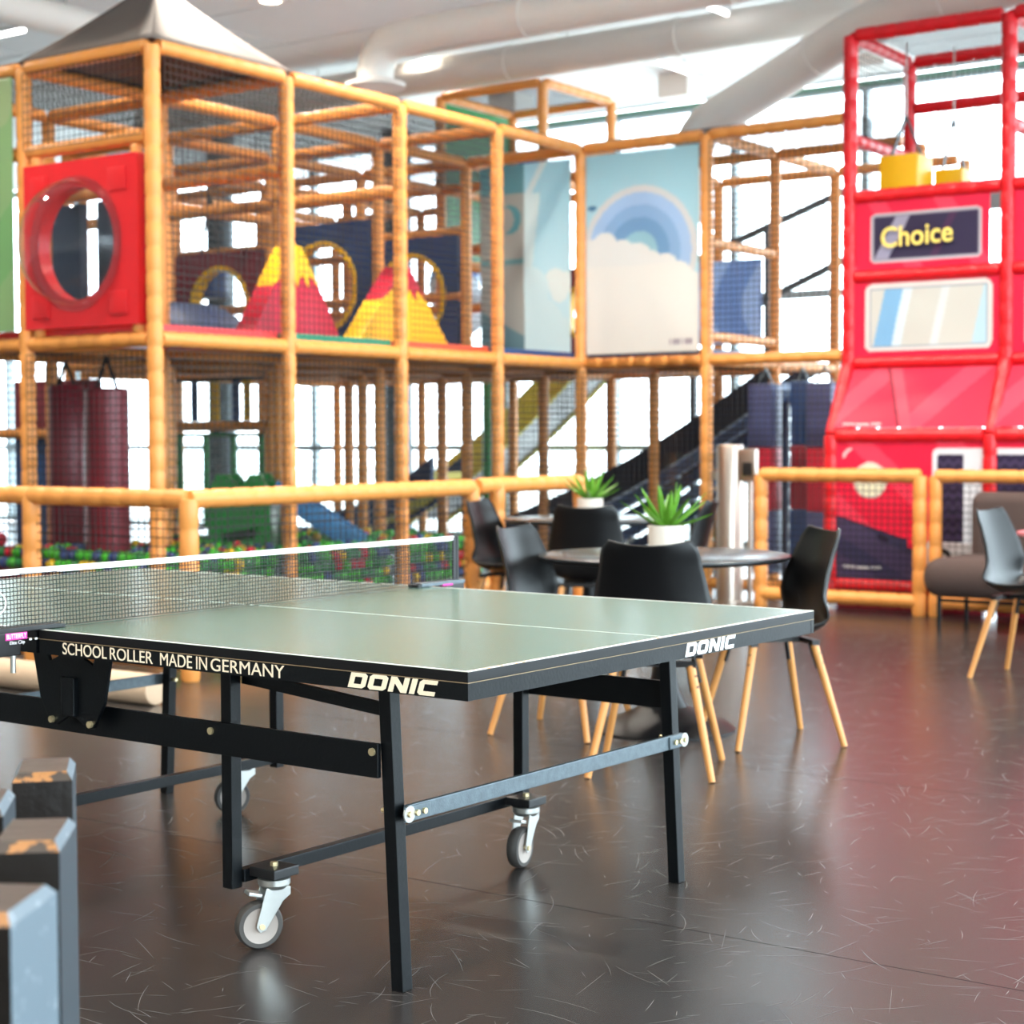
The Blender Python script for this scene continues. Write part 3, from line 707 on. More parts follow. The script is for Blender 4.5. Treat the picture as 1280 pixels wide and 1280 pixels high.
slide(ys, (-2.2, 7.3*U, 2.12), (-4.6, 7.3*U, .36), .7, mat('plastic_yellow', lin(224, 206, 74), .4, noise=.08), mat('plastic_grey', lin(206, 206, 206), .4, noise=.05), .3, 0)
for x, z in ((-2.3, 1.95), (-3.6, .95)): tube('support_post', (x, 7.3*U+.25, 0), (x, 7.3*U+.25, z), mat('grey_post', lin(120, 124, 130), .5, noise=.1), ys, .04)
bs = thing('play_slide', 'short curved blue slide end lying behind the frame posts', 'slide', (-3.3, 5.3*U, 0))
slide(bs, (-2.7, 5.5*U, .9), (-4.2, 5.5*U, .30), .5, navy, mat('plastic_yellow', (0, 0, 0, 1)), .16, 0)
for x, z in ((-2.8, .8),): tube('support_post', (x, 5.5*U, 0), (x, 5.5*U, z), navy_dark, bs, .04)
# spiral tube inside the tower
sp = thing('spiral_tube', 'blue and white spiral tube slide inside the upper tower', 'slide', (-3.17, 6.62*U, 0))
blue_t = mat('tube_blue', lin(58, 112, 196), .3, noise=.1); white_t = mat('tube_white', lin(206, 214, 226), .35, noise=.05)
for k in range(9):
    t0, t1 = k*.55, (k+1)*.55
    pts = [Vector((-3.17+.36*math.cos(t), 6.62*U+.36*math.sin(t), 4.05-t*.32)) for t in [t0+(t1-t0)*q/4 for q in range(5)]]
    MB().tubepath(pts, .27, 18).build('tube_segment', [blue_t, white_t, white_t][k % 3], sp, smooth=True)
MB().cyl((-3.17, 6.62*U, 0), (-3.17, 6.62*U, 4.0), .06, n=16).build('centre_post', dgreen, sp)
tw = MB().box((-2*U-.02, 5.5*U, 3.65), (.05, U-.12, 1.5)).build('tower_panel', dgreen, pf); tag(tw, 'dark green tower panel')

# ------------------------------------------------------------------ printed banners on the frame
def inside_any(x, y, cs): return any((x-a)**2+(y-b)**2 < r*r for a, b, r in cs)
SKY, SKY2 = lin(182, 216, 224), lin(208, 230, 234)
CL = lin(236, 232, 226); CL2 = lin(214, 228, 228)
def mixc(a, b, t): return tuple(a[i]*(1-t)+b[i]*t for i in range(3))+(1,)
def rainbow(s, t):            # s 0..1.06 across, t 0..1.6 up
    cx, cy = .50, .80
    d = math.hypot(s-cx, (t-cy))
    col = mixc(SKY2, SKY, min(1, t/1.6))
    if .17 < d < .53 and t > .5:
        if d > .475: col = lin(222, 220, 218)
        elif d > .38: col = lin(186, 208, 230)
        elif d > .28: col = lin(164, 194, 220)
        else: col = lin(140, 178, 208)
    elif d <= .17: col = lin(174, 208, 216)
    cl = [(.02, .80, .13), (.18, .86, .12), (.12, .78, .16), (.34, .78, .13), (.48, .74, .14), (.60, .68, .13), (.74, .66, .12), (.86, .58, .13), (.99, .48, .14), (.64, .58, .2), (.3, .6, .3)]
    if inside_any(s, t, cl) or t < .55-.12*max(0, s-.7)/.3: col = CL if t < .7 else lin(232, 230, 226)
    if math.hypot((s-.06)*.8, (t-1.18)*1.6) < .035: col = lin(96, 140, 172)
    if .78 < s < 1.0 and .06 < t < .10 and math.sin(s*170) > -.2: col = lin(150, 130, 150)
    return col
def sky_left(s, t):           # 0..0.90 across
    x = s-.20
    col = mixc(lin(220, 236, 238), lin(186, 220, 228), min(1, t/1.5))
    if x < .25:
        col = lin(182, 180, 172)
        if t > 1.36: col = lin(124, 172, 178)
        if .78 < t < .82: col = lin(130, 168, 170)
        if t < .30-x*.5: col = lin(122, 152, 158)
        if math.hypot(x-.10, t-1.15) < .12 and math.hypot(x-.04, t-1.15) > .105: col = lin(110, 164, 170)
    elif x < .25+.19*(t/1.6): col = lin(222, 232, 230) if t < 1.35 else col
    if t > 1.33 and abs(x-.28-(t-1.33)*.62) < .035: col = lin(222, 230, 228)
    if inside_any(x, t, [(.56, .62, .10), (.66, .6, .09), (.60, .52, .08)]): col = lin(230, 234, 230)
    if x > .25 and inside_any(x, t, [(.3, .55, .2), (.36, .2, .3), (.6, .1, .22)]): col = lin(220, 234, 234)
    return col
def hung_banner(name, label, cat, a0, a1, z0, z1, b_, fn, seed, wave=.008):
    o = banner(name, (a0, b_, z0), (a1-a0, 0, 0), (0, 0, z1-z0), fn, .011, wave, None, seed)
    return tag(o, label, cat)
hung_banner('banner', 'pale blue banner printed with a rainbow arch over white clouds', 'banner', .075, 1.115, 1.905, 3.505, 4*U-.035, rainbow, 1)
hung_banner('banner', 'pale blue banner printed with a grey tower and small clouds', 'banner', -.985, -.075, 1.905, 3.505, 4*U-.035, sky_left, 2)
hung_banner('banner', 'green leafy banner left of the bubble panel', 'banner', -2*U+.07, -U-.03, 1.92, 3.52, -.068,
            lambda s, t: lin(176, 198, 150) if math.sin(s*9+t*4)+math.sin(t*7-s*3) > .9 else (lin(140, 190, 130) if math.sin(s*5-t*6) > .3 else lin(158, 194, 140)), 3)
hung_banner('banner', 'translucent blue sheet hung on the inner rail of the open bay', 'banner', .10, 1.08, 2.02, 2.72, 5*U-.06, lambda s, t: lin(150, 172, 206) if math.sin(s*14+2*math.sin(t*5)) < .4 else lin(188, 202, 224), 4, .02)

# ------------------------------------------------------------------ red bus facade
bus = thing('bus_facade', 'red padded climbing tower dressed as a double decker bus', 'play frame', (3.5, 4*U, 0))
BF = 4*U; BB = BF-.30; xs = (2.362, 3.548, 4.73); T3 = 4.165
for x in xs:
    tube('post', (x, BF, 1.24), (x, BF, T3), foam_red, bus, .055); tube('post', (x, BF+U*.95, 0), (x, BF+U*.95, T3), foam_red, bus, .05)
    tube('slanted_post', (x, BF-.02, 1.77), (x, BB, 1.25), foam_red, bus, .05)
    tube('post', (x, BB, .05), (x, BB, 1.25), foam_red, bus, .055)
    tube('rail', (x, BF+.05, T3), (x, BF+U*.95-.05, T3), foam_red, bus, .048); tube('rail', (x, BF+.05, 3.42), (x, BF+U*.95-.05, 3.42), foam_red, bus, .048)
    tube('rail', (x, BF+.05, 2.99), (x, BF+U*.95-.05, 2.99), foam_red, bus, .048)
for k in range(2):
    a_, b_ = xs[k]+.05, xs[k+1]-.05
    for h in (T3, 2.985, 2.405, 1.775): tube('rail', (a_, BF, h), (b_, BF, h), foam_red, bus, .052)
    for h in (1.245, .165): tube('rail', (a_, BB, h), (b_, BB, h), foam_red, bus, .055)
    for h in (T3, 3.80): tube('rail', (a_, BF+U*.95, h), (b_, BF+U*.95, h), foam_red, bus, .048)
    net((a_, BF+U*.95, 3.0), (b_-a_, 0, 0), (0, 0, T3-3.05), bus); net((a_, BF, T3+.04), (b_-a_, 0, 0), (0, U*.95, 0), bus)
    rbox('plinth', ((a_+b_)/2, BB+.02, .06), (b_-a_, .08, .12), maroon, bus, .01)
    MB().box(((a_+b_)/2, BF+.5*U, 2.99), (b_-a_, U*.85, .05)).build('deck_board', deck_under, bus)
net((xs[0]-.055, BF+.05, 3.04), (0, U*.95-.1, 0), (0, 0, T3-3.09), bus)
CR = lin(232, 48, 88); CRd = lin(200, 34, 72); CRl = lin(240, 82, 112)
def rr_dist(x, y, cx, cy, hx, hy, r):
    dx, dy = abs(x-cx)-hx+r, abs(y-cy)-hy+r
    return math.hypot(max(dx, 0), max(dy, 0))+min(max(dx, dy), 0)-r
def sign_print(s, t):      # 1.04 x .45
    d = rr_dist(s, t, .52, .21, .42, .178, .04)
    if d < -.028:
        sh = (s-.23)-(t-.21)*.55
        if -.02 < sh < .09: return lin(176, 172, 190)
        if .62 < s-(t-.2)*.5 < .68: return lin(92, 62, 96)
        return lin(70, 62, 92)
    if d < -.018: return lin(150, 146, 158)
    if d < 0: return lin(206, 200, 204)
    return CR if (s+t*.6) % .5 < .36 else CRl
def window_print(s, t):    # 1.04 x .53
    d = rr_dist(s, t, .56, .265, .475, .245, .05)
    if d < -.04:
        k = s-(t-.26)*.22
        if .19 < k < .33: return lin(150, 190, 214)
        if .33 < k < .40: return lin(216, 222, 224)
        if k > .93: return lin(196, 214, 220)
        if .62 < k < .68: return lin(218, 218, 216)
        return lin(212, 208, 200)
    if d < -.03: return lin(150, 166, 176)
    if d < 0: return lin(226, 216, 210)
    return CR
def slant_print(s, t):
    k = s-.30-(.56-t)*.36
    if abs(k) < .012: return lin(150, 26, 62)
    if 0 < k < .10: return lin(232, 92, 116)
    if (s*1.2-t) % .8 > .55: return CRl
    return CR
def nose_print(s, t):      # bay 1: 1.04 x .95
    if math.hypot(s-.24, t-.70) < .13: return lin(232, 226, 204) if math.hypot(s-.24, t-.70) < .115 else lin(214, 206, 196)
    d = math.hypot(s-.10, t-.86)
    if .05 < d < .075 and s < .1 and t > .86: return lin(240, 200, 200)
    if rr_dist(s, t, 1.10, .53, .40, .40, .05) < 0:
        if rr_dist(s, t, 1.10, .53, .36, .36, .03) > 0: return lin(224, 222, 222)
        if s > .93: return lin(224, 222, 222)
        ch_ = (t*1.0+.5*abs((s*14) % 1-.5)*.14) % .075
        return lin(84, 72, 106) if ch_ < .04 else lin(58, 50, 78)
    edge = .44-.30*max(0, s)-(.05 if s > .52 else 0)
    if t < edge:
        if edge-t < .012: return lin(62, 50, 80)
        if math.hypot((s-.34)/1.6, t-(edge-.05)) < .028: return lin(54, 46, 70)
        return lin(96, 84, 116) if (t+s*.55) % .3 < .17 else lin(78, 74, 106)
    return CR if (s*.9+t) % .6 < .42 else CRl
def nose2_print(s, t):
    if rr_dist(s, t, .10, .53, .40, .40, .05) < 0 and s < .5:
        if rr_dist(s, t, .16, .53, .28, .36, .03) > 0: return lin(224, 222, 222)
        ch_ = (t*1.0+.5*abs((s*14) % 1-.5)*.14) % .075
        return lin(84, 72, 106) if ch_ < .04 else lin(58, 50, 78)
    if math.hypot(s-.8, t-.70) < .13: return lin(232, 226, 204)
    return CR
for k in range(2):
    a_, b_ = xs[k]+.07, xs[k+1]-.07; w_ = b_-a_
    bn = banner('sign_banner', (a_-.02, BF-.02, 2.43), (w_-.03, 0, 0), (0, 0, .53), (lambda s, t: sign_print(s-.02, t-.035)) if k == 0 else (lambda s, t: CR), .009, .006, bus, 5+k)
    tag(bn, 'crimson banner with dark route sign')
    if k == 0:
        me = text_mesh('Choice', 1.0, .0015, .014); place_flat('lettering', me, mat('sign_yellow', lin(240, 214, 110), .5, noise=.03), bn, (a_+.195, BF-.046, 2.60), (1, 0, .03), (0, 0, 1), .54, .15)
    banner('window_banner', (a_-.05, BF-.02, 1.79), (w_+.10, 0, 0), (0, 0, .60), lambda s, t: window_print(s-.03, t-.045), .009, .004, bus, 7+k)
    banner('slanted_banner', (a_-.055, BB-.02, 1.30), (w_+.11, 0, 0), (0, .285, .43), slant_print, .010, .004, bus, 9+k)
    banner('nose_banner', (a_-.04, BB-.02, .215), (w_+.09, 0, 0), (0, 0, .99), (lambda s, t: nose_print(s-.04, t-.01)) if k == 0 else (lambda s, t: nose2_print(s-.04, t-.01)), .009, .004, bus, 11+k)
for (z, yy, x) in ((1.315, BB-.030, 2.46), (.29, BB-.034, 2.47)):
    me = text_mesh('www.', .04, .0008); place_flat('web_lettering', me, white_ink, bus, (x, yy, z), (1, 0, 0), (0, 0, 1), .10, .022)
    me = text_mesh('.com', .04, .0008); place_flat('web_lettering', me, white_ink, bus, (x+.21, yy, z), (1, 0, 0), (0, 0, 1), .085, .022)
    for q in range(6): MB().box((x+.112+q*.0165, yy, z+.009), (.011, .0016, .016)).build('blurred_lettering', white_ink, bus)
me = text_mesh('O', .04, .0008, .0015); place_flat('plate_lettering', me, black_pl, bus, (3.135, BB-.05, .30), (1, 0, 0), (0, 0, 1), .16, .16)
rbox('number_plate', (3.3, BB-.035, .37), (.46, .02, .26), mat('plate_white', lin(228, 228, 230), .4, noise=.03), bus, .01)
# yellow hanging cubes on the top deck of the bus
for x, y, s_, lab in ((2.62, 4*U+.42, .15, 'large yellow vinyl cube hanging by black straps on the bus roof deck'), (2.86, 4*U+.75, .11, 'smaller yellow vinyl cube hanging beside the large one')):
    r_ = thing('hanging_cube', lab, 'punch bag', (x, y, 3.03))
    rbox('cube', (x, y, 3.03+s_), (2*s_, 2*s_, 2*s_-.02), yellow, r_, .015)
    for s in (-1, 1): MB().bar((x+s*s_*.8, y, 3.02+2*s_), (x, y, 3.62), .045, .008).build('strap', black_pl, r_)
    MB().cyl((x, y, 3.6), (x, y, T3-.0), .008, n=6).build('chain', zinc, r_)

# ------------------------------------------------------------------ padded fences
fa = thing('padded_fence', 'low orange padded fence with net around the ball pit side', 'fence', (1.32, -1.02, 0))
FA, FZ = 1.32, .93
def fence_run(root, pts, z, nets=True, posts=None, r=.05, base=.1):
    for k in range(len(pts)-1):
        p, q = Vector(pts[k]), Vector(pts[k+1]); d = (q-p).normalized()*.0
        tube('rail', (p.x, p.y, z), (q.x, q.y, z), foam, root, r)
        tube('base_rail', (p.x, p.y, base), (q.x, q.y, base), foam, root, r)
        if nets: net((p.x, p.y, base+.06), (q.x-p.x, q.y-p.y, 0), (0, 0, z-base-.12), root)
    for p in (posts or pts): tube('post', (p[0], p[1], 0), (p[0], p[1], z-.0), foam, root, r)
fence_run(fa, [(-1.7, -1.02), (.1, -1.02), (FA, -1.02), (FA, .2), (FA, 1.39)], FZ, True, [(.1, -1.02), (FA, -1.02), (FA, 1.39), (-.32, -1.02)])
tag(MB().tubepath([(-.7, -1.68, .073), (1.78, -1.68, .073)], .072, 20).build('foam_beam', mat('vinyl_beige', lin(206, 178, 150), .6, noise=.15, nscale=10), None, bevel=.01, smooth=True), 'pale padded beam lying on the floor before the corner fence', 'foam beam')
fb = thing('padded_fence', 'short orange padded fence behind the far round table', 'fence', (FA, 1.66, 0))
fence_run(fb, [(FA, 1.45), (FA, 1.66), (FA, 2.62)], FZ+.008, False, [(FA, 1.66), (FA, 2.62)])
fc = thing('padded_fence', 'orange padded fence with net in front of the red bus', 'fence', (2.0, 4.12, 0))
FB = 4.08
fence_run(fc, [(1.94, FB), (3.155, FB)], .965, True, [(1.94, FB), (3.155, FB)])
fd = thing('padded_fence', 'orange padded fence running behind the brown sofa', 'fence', (3.2, FB+.02, 0))
fence_run(fd, [(3.26, FB+.02), (4.7, FB+.02)], .965, True, [(3.26, FB+.02), (4.7, FB+.02)], .046)

# gate with card reader
gt = thing('gate_pillar', 'brushed steel round gate pillar with glass wing', 'gate', (1.60, 4.24, 0))
MB().lathe([(.13, 0), (.13, .012), (.1, .014), (.1, 1.17), (.095, 1.18)], 28, (1.60, 4.24, 0)).build('pillar', steel, gt, smooth=True)
MB().box((1.22, 4.22, .62), (.56, .012, 1.0)).build('glass_wing', glass, gt)
for z in (.3, .95): MB().box((1.49, 4.22, z), (.06, .03, .06)).build('clamp', zinc, gt)
rd = thing('card_reader', 'slim card reader post next to the steel gate pillar', 'card reader', (1.76, 4.25, 0))
MB().lathe([(.07, 0), (.07, .012), (.02, .015), (.02, .92)], 16, (1.76, 4.25, 0)).build('stem', steel, rd, smooth=True)
rbox('reader_head', (1.77, 4.22, 1.03), (.13, .06, .24), steel, rd, .015)
MB().box((1.77, 4.188, 1.0), (.08, .006, .10)).build('screen', black_pl, rd)
MB().bar((1.70, 4.22, 1.08), (1.72, 4.22, 1.08), .03, .03).build('arm', steel, rd)

# ------------------------------------------------------------------ shell chairs
def catmull(P, t):
    n = len(P)-1; x = t*n; i = min(int(x), n-1); f = x-i
    p0, p1, p2, p3 = P[max(i-1, 0)], P[i], P[i+1], P[min(i+2, n)]
    return tuple(.5*((2*b)+(-a+c)*f+(2*a-5*b+4*c-d)*f*f+(-a+3*b-3*c+d)*f**3) for a, b, c, d in zip(p0, p1, p2, p3))
PR = [(.225, .452, .165), (.20, .462, .20), (.10, .442, .222), (-.04, .430, .232), (-.135, .445, .235), (-.185, .50, .235), (-.205, .585, .225), (-.228, .68, .208), (-.252, .77, .188), (-.268, .825, .176), (-.275, .848, .150)]
def shell_mesh():
    nu, nv = 40, 22; vs = []
    for i in range(nu+1):
        y, z, hw = catmull(PR, i/nu); u = i/nu
        back = max(0, min(1, (u-.42)/.2))
        for j in range(nv+1):
            t = -1+2*j/nv; a = abs(t)
            lift = .055*a**3*(1-back)*(1 if u > .12 else u/.12); fwd = .075*a**2.4*back*(1-.45*max(0, (u-.7)/.3))
            dip = .02*(a**2)*max(0, (u-.85)/.15)
            vs.append((t*hw, y+fwd, z+lift+dip))
    fs = [(i*(nv+1)+j, i*(nv+1)+j+1, (i+1)*(nv+1)+j+1, (i+1)*(nv+1)+j) for i in range(nu) for j in range(nv)]
    me = bpy.data.meshes.new('shell'); me.from_pydata(vs, [], fs); me.shade_smooth(); return me
def make_chair():
    root = thing('shell_chair', 'chair', 'chair')
    o = link('shell', shell_mesh(), shell_m, root, False); so = o.modifiers.new('t', 'SOLIDIFY'); so.thickness = .009; so.offset = -1
    # seat pad
    mb = MB(); vs = []; n1, n2 = 10, 24
    for i in range(n1+1):
        for j in range(n2):
            r = i/n1; th = 2*PI*j/n2; c, s = math.cos(th), math.sin(th); k = (abs(c)**3.5+abs(s)**3.5)**(-1/3.5)
            vs.append((.19*r*k*c, .03+.165*r*k*s, .452+.022*(1-r**4)+.03*(abs(.19*r*k*c)/.19)**3*.6))
    fs = [(i*n2+j, i*n2+(j+1) % n2, (i+1)*n2+(j+1) % n2, (i+1)*n2+j) for i in range(n1) for j in range(n2)]
    MB().add(vs, fs).build('seat_pad', shell_m, root, False, smooth=True, sharp=180)
    for sx, sy in ((1, 1), (-1, 1), (1, -1), (-1, -1)):
        top = Vector((sx*.14, sy*.13, .405)); bot = Vector((sx*.225, sy*.225, .002))
        lg = MB().cyl(top, bot, .0165, .0125, 14).build('leg', oak, root, False, smooth=True)
        d = (bot-top).normalized()
        for k in (.035, .075):
            c = top+d*k; nrm = Vector((sx, sy, 0)).normalized()
            MB().cyl(c+nrm*.012, c+nrm*.019, .0045, n=8).build('screw', black_pl, lg, False)
        MB().bar(top-d*.01+Vector((-sx*.012, -sy*.012, 0)), top+d*.1+Vector((-sx*.012, -sy*.012, 0)), .016, .012).build('leg_bracket', black_pl, root, False)
    MB().bar((-.16, -.13, .412), (.16, -.13, .412), .03, .02).bar((-.16, .13, .412), (.16, .13, .412), .03, .02).bar((0, -.14, .412), (0, .14, .412), .05, .02).build('underframe', black_pl, root, False)
    return root
def copy_tree(o, parent=None):
    c = o.copy(); COL.objects.link(c); c.parent = parent
    for chd in o.children: copy_tree(chd, c)
    return c
chair0 = make_chair(); used = [False]
def chair(x, y, fx, fy, label):
    o = copy_tree(chair0) if used[0] else chair0
    used[0] = True
    o.location = (x, y, 0); o.rotation_euler = (0, 0, math.atan2(-fx, fy)); o['label'] = label; o['group'] = 'black shell chairs'
    return o
chair(4.48, -1.71, -.40, .90, 'black shell chair with its back turned, pushed in beside the table tennis table')
chair(3.72, -1.20, .98, .12, 'black shell chair at the near round table, turned towards the right fence')
chair(4.545, -.91, -.66, -.75, 'black shell chair seen from the side beside the table tennis table corner')
chair(2.45, .98, -.46, .88, 'black shell chair with its back turned, between the two round tables')
chair(1.71, 1.27, .95, .18, 'black shell chair next to the padded fence at the far round table')
chair(2.52, 1.80, -.85, -.30, 'black shell chair at the far round table, closest to the gate pillar')
chair(4.80, 1.50, .97, -.08, 'black shell chair alone in front of the brown sofa')

def round_table(x, y, label, r=.53, z=.742):
    root = thing('round_table', label, 'table', (x, y, 0), group='round pedestal tables')
    MB().lathe([(r-.02, z-.022), (r, z-.012), (r, z-.006)], 64, (x, y, 0)).build('edge_band', table_edge, root, smooth=True)
    MB().lathe([(r-.0005, z-.006), (r-.0005, z-.002), (r-.004, z), (.001, z)], 64, (x, y, 0), cap=False).build('table_top', table_black, root, smooth=True, sharp=30)
    prof = [(.30, 0), (.30, .008), (.27, .03), (.18, .06), (.10, .10), (.065, .17), (.045, .28), (.038, .4), (.045, .55), (.075, .66), (.14, z-.022)]
    MB().lathe(prof, 40, (x, y, 0)).build('pedestal', table_edge, root, smooth=True)
round_table(4.05, -.92, 'round black pedestal table near the table tennis table')
round_table(1.99, 1.70, 'round black pedestal table near the padded fence')
def plant(x, y, z, label, sc=1., seed=1):
    rg = random.Random(seed); root = thing('potted_plant', label, 'plant', (x, y, z))
    MB().lathe([(.062*sc, 0), (.068*sc, .004), (.068*sc, .022*sc), (.076*sc, .026*sc), (.079*sc, .115*sc), (.074*sc, .117*sc), (.072*sc, .1*sc)], 32, (x, y, z)).build('pot', pot_m, root, smooth=True)
    MB().lathe([(.072*sc, .1*sc), (.03*sc, .106*sc), (.001, .108*sc)], 20, (x, y, z), cap=False).build('soil', soil, root)
    for k in range(17):
        az = k*2.4+rg.random()*.4; el = .25+1.1*(k/17)+rg.random()*.12; L = (.20-.03*(k/17)+rg.random()*.04)*sc; wd = .020*sc
        vs = []; n_ = 7; p = Vector((x+.015*math.cos(az), y+.015*math.sin(az), z+.104*sc)); d = Vector((math.cos(az), math.sin(az), 0)); sd = Vector((-d.y, d.x, 0))
        for i in range(n_+1):
            t = i/n_; e_ = el+.25*t-.1; ww = wd*(.65+.9*t-1.55*t**2.2) if t < 1 else .0006
            upv = Vector((-d.x*math.sin(e_), -d.y*math.sin(e_), math.cos(e_)))
            vs += [p-sd*ww+upv*ww*.45, p-upv*.002, p+sd*ww+upv*ww*.45, p-upv*.006*(1-t)]
            p = p+(d*math.cos(e_)+Vector((0, 0, math.sin(e_))))*(L/n_)
        fs = []
        for i in range(n_):
            for c in range(4): fs.append((i*4+c, i*4+(c+1) % 4, i*4+4+(c+1) % 4, i*4+4+c))
        fs += [(0, 1, 2, 3)]
        MB().add(vs, fs).build('leaf', leaf_m, root, smooth=True, sharp=50)
plant(3.99, -.80, .742, 'spiky green succulent in a pale pot on the near round table', 1.0, 3)
plant(1.93, 1.80, .742, 'spiky green succulent in a pale pot on the far round table', 1.02, 8)

# ------------------------------------------------------------------ sofa and side table
sf = thing('sofa', 'brown fabric sofa with rounded back and black legs', 'sofa', (4.25, 3.62, 0))
def soft(name, c, d, m, parent, bev):
    o = MB().box(c, d).build(name, m, parent); 
    bv = o.modifiers.new('b', 'BEVEL'); bv.width = bev; bv.segments = 5; o.data.shade_smooth(); return o
soft('seat', (4.36, 3.62, .335), (1.76, .72, .25), sofa_m, sf, .11)
soft('backrest', (4.40, 3.92, .55), (1.62, .17, .64), sofa_m, sf, .08)
for x in (3.58, 4.3, 5.05):
    for y in (3.36, 3.84): MB().cyl((x, y, .23), (x, y, 0), .016, .013, 10).build('leg', black_metal, sf)
for y in (3.36, 3.84): MB().bar((3.58, y, .19), (5.05, y, .19), .02, .02).build('leg_rail', black_metal, sf)
pt = thing('side_table', 'small round pink topped table beside the brown sofa', 'table', (4.62, 2.72, 0))
MB().lathe([(.29, .66), (.30, .665), (.30, .682), (.295, .686)], 40, (4.62, 2.72, 0)).build('table_top', pink_m, pt, smooth=True)
MB().lathe([(.2, 0), (.2, .01), (.025, .02), (.025, .66)], 24, (4.62, 2.72, 0)).build('pedestal', black_metal, pt, smooth=True)

# ------------------------------------------------------------------ table tennis table
TT = thing('table_tennis_table', 'green folding table tennis table on a black wheeled steel frame', 'table', (4.3098, -3.6585, 0), -.02602)
def tb(name, mb, m, parent=None, **k): return mb.build(name, m, parent or TT, False, **k)
TH, TL, TW = .76, 1.37, .7625
for s in (-1, 1):
    x0, x1 = s*.006, s*TL; xc, lx = (x0+x1)/2, abs(x1-x0)
    top = tb('table_top', MB().box((xc, 0, TH-.011), (lx, 2*TW, .022)), table_edge, bevel=.0015)
    tb('playing_surface', MB().box((xc, 0, TH+.0002), (lx-.004, 2*TW-.004, .0012)), tt_top, top)
    for sy in (-1, 1): tb('side_line', MB().box((xc, sy*(TW-.0035), TH+.0009), (lx, .007, .0012)), edge_line_clean, top)
    tb('end_line', MB().box((s*(TL-.005), 0, TH+.001), (.010, 2*TW, .0013)), edge_line, top)
    tb('centre_line', MB().box((xc, 0, TH+.0009), (lx-.01, .003, .0006)), edge_line_clean, top)
    tb('edge_seam', MB().box((xc, 0, TH-.0225), (lx+.001, 2*TW+.001, .0012)), mat('seam_line', lin(150, 128, 96), .5, noise=.1), top)
    for sy in (-1, 1): tb('apron', MB().box((xc, sy*(TW-.008), TH-.0415), (lx-.0005, .015, .036)), black_metal)
    for xx in (s*(TL-.0085), s*.014): tb('apron', MB().box((xx, 0, TH-.0415), (.015, 2*TW-.032, .036)), black_metal if xx != s*(TL-.0085) else black_metal)
    for sy in (-1, 1):
        y = sy*.5875
        # end leg, slightly raked
        tb('leg', MB().bar((s*1.005, y, TH-.06), (s*1.04, y, .0), .034, .034, 0), black_metal, bevel=.002)
        # wheel frame upright
        tb('frame_upright', MB().box((s*.503, y, .43), (.034, .034, .56)), black_metal, bevel=.002)
        tb('side_beam', MB().box((s*.50, y-sy*.0-.0+(-.026 if sy < 0 else .026), .516), (1.0, .012, .078)), black_metal, bevel=.002)
        for xx, zz in ((.985, .536), (.468, .532)):
            tb('bolt', MB().cyl((s*xx, y+sy*.03, zz), (s*xx, y+sy*.037, zz), .009, n=12), bolt_m)
        # swivel caster
        wx, wy = {(1, -1): (.572, -.515), (1, 1): (.585, .50)}.get((s, sy), (s*.58, sy*.51))
        tb('caster_plate', MB().box((wx, wy, .187), (.085, .085, .024)), black_pl, bevel=.003)
        cs_ = thing('caster', None, None); cs_.location = (wx, wy, 0); cs_.parent = TT
        az = {(1, -1): -2.05, (1, 1): -1.4, (-1, 1): -2.1, (-1, -1): -2.0}[(s, sy)]
        cs_.rotation_euler = (0, 0, az); cs_.scale = (1.17, 1.17, 1.17)
        def cb(nm, mb, m, **k): return mb.build(nm, m, cs_, False, **k)
        cb('swivel_head', MB().lathe([(.026, .150), (.034, .145), (.034, .133), (.026, .124)], 20), zinc, smooth=True)
        for e_ in (-1, 1):
            P = [(-.028, .128), (.024, .128), (.046, .05), (.038, .038), (.026, .042), (-.012, .10), (-.028, .112)]
            cb('fork', MB().prism([(a_, z_) for a_, z_ in P], e_*.021-.0015, e_*.021+.0015), zinc, bevel=.0008)
        cb('fork_bridge', MB().box((-.002, 0, .127), (.05, .044, .004)), zinc)
        wc = Vector((.034, 0, .0505))
        def wheel_part(nm, prof, m):
            mb = MB().lathe(prof, 36, cap=False); me = mb.mesh(nm, smooth=True, sharp=40)
            for v in me.vertices: v.co = wc+Vector((v.co.x, v.co.z, v.co.y))
            return link(nm, me, m, cs_, False)
        wheel_part('tyre', [(.036, -.010), (.037, -.014), (.046, -.014), (.050, -.007), (.050, .007), (.046, .014), (.037, .014), (.036, .010), (.036, -.010)], rubber)
        wheel_part('hub', [(.0005, -.013), (.033, -.013), (.037, -.0145), (.037, .0145), (.033, .013), (.0005, .013)], wheel_m)
        cb('axle_bolt', MB().cyl(wc-Vector((0, .026, 0)), wc+Vector((0, .026, 0)), .006, n=10), bolt_m)
        cb('brake_tab', MB().box((.045, 0, .116), (.03, .034, .008), Matrix.Rotation(-.25, 3, 'Y')), zinc, bevel=.002)
        tb('caster_nut', MB().cyl((wx, wy, .198), (wx, wy, .208), .010, n=6), bolt_m)
    tb('wheel_bar', MB().box((s*.515, 0, .178), (.028, 2*.5875-.03, .032)), black_metal, bevel=.002)
    tb('leg_bar', MB().box((s*1.054, 0, .40), (.012, 2*.5875+.0, .038)), worn_metal, bevel=.002)
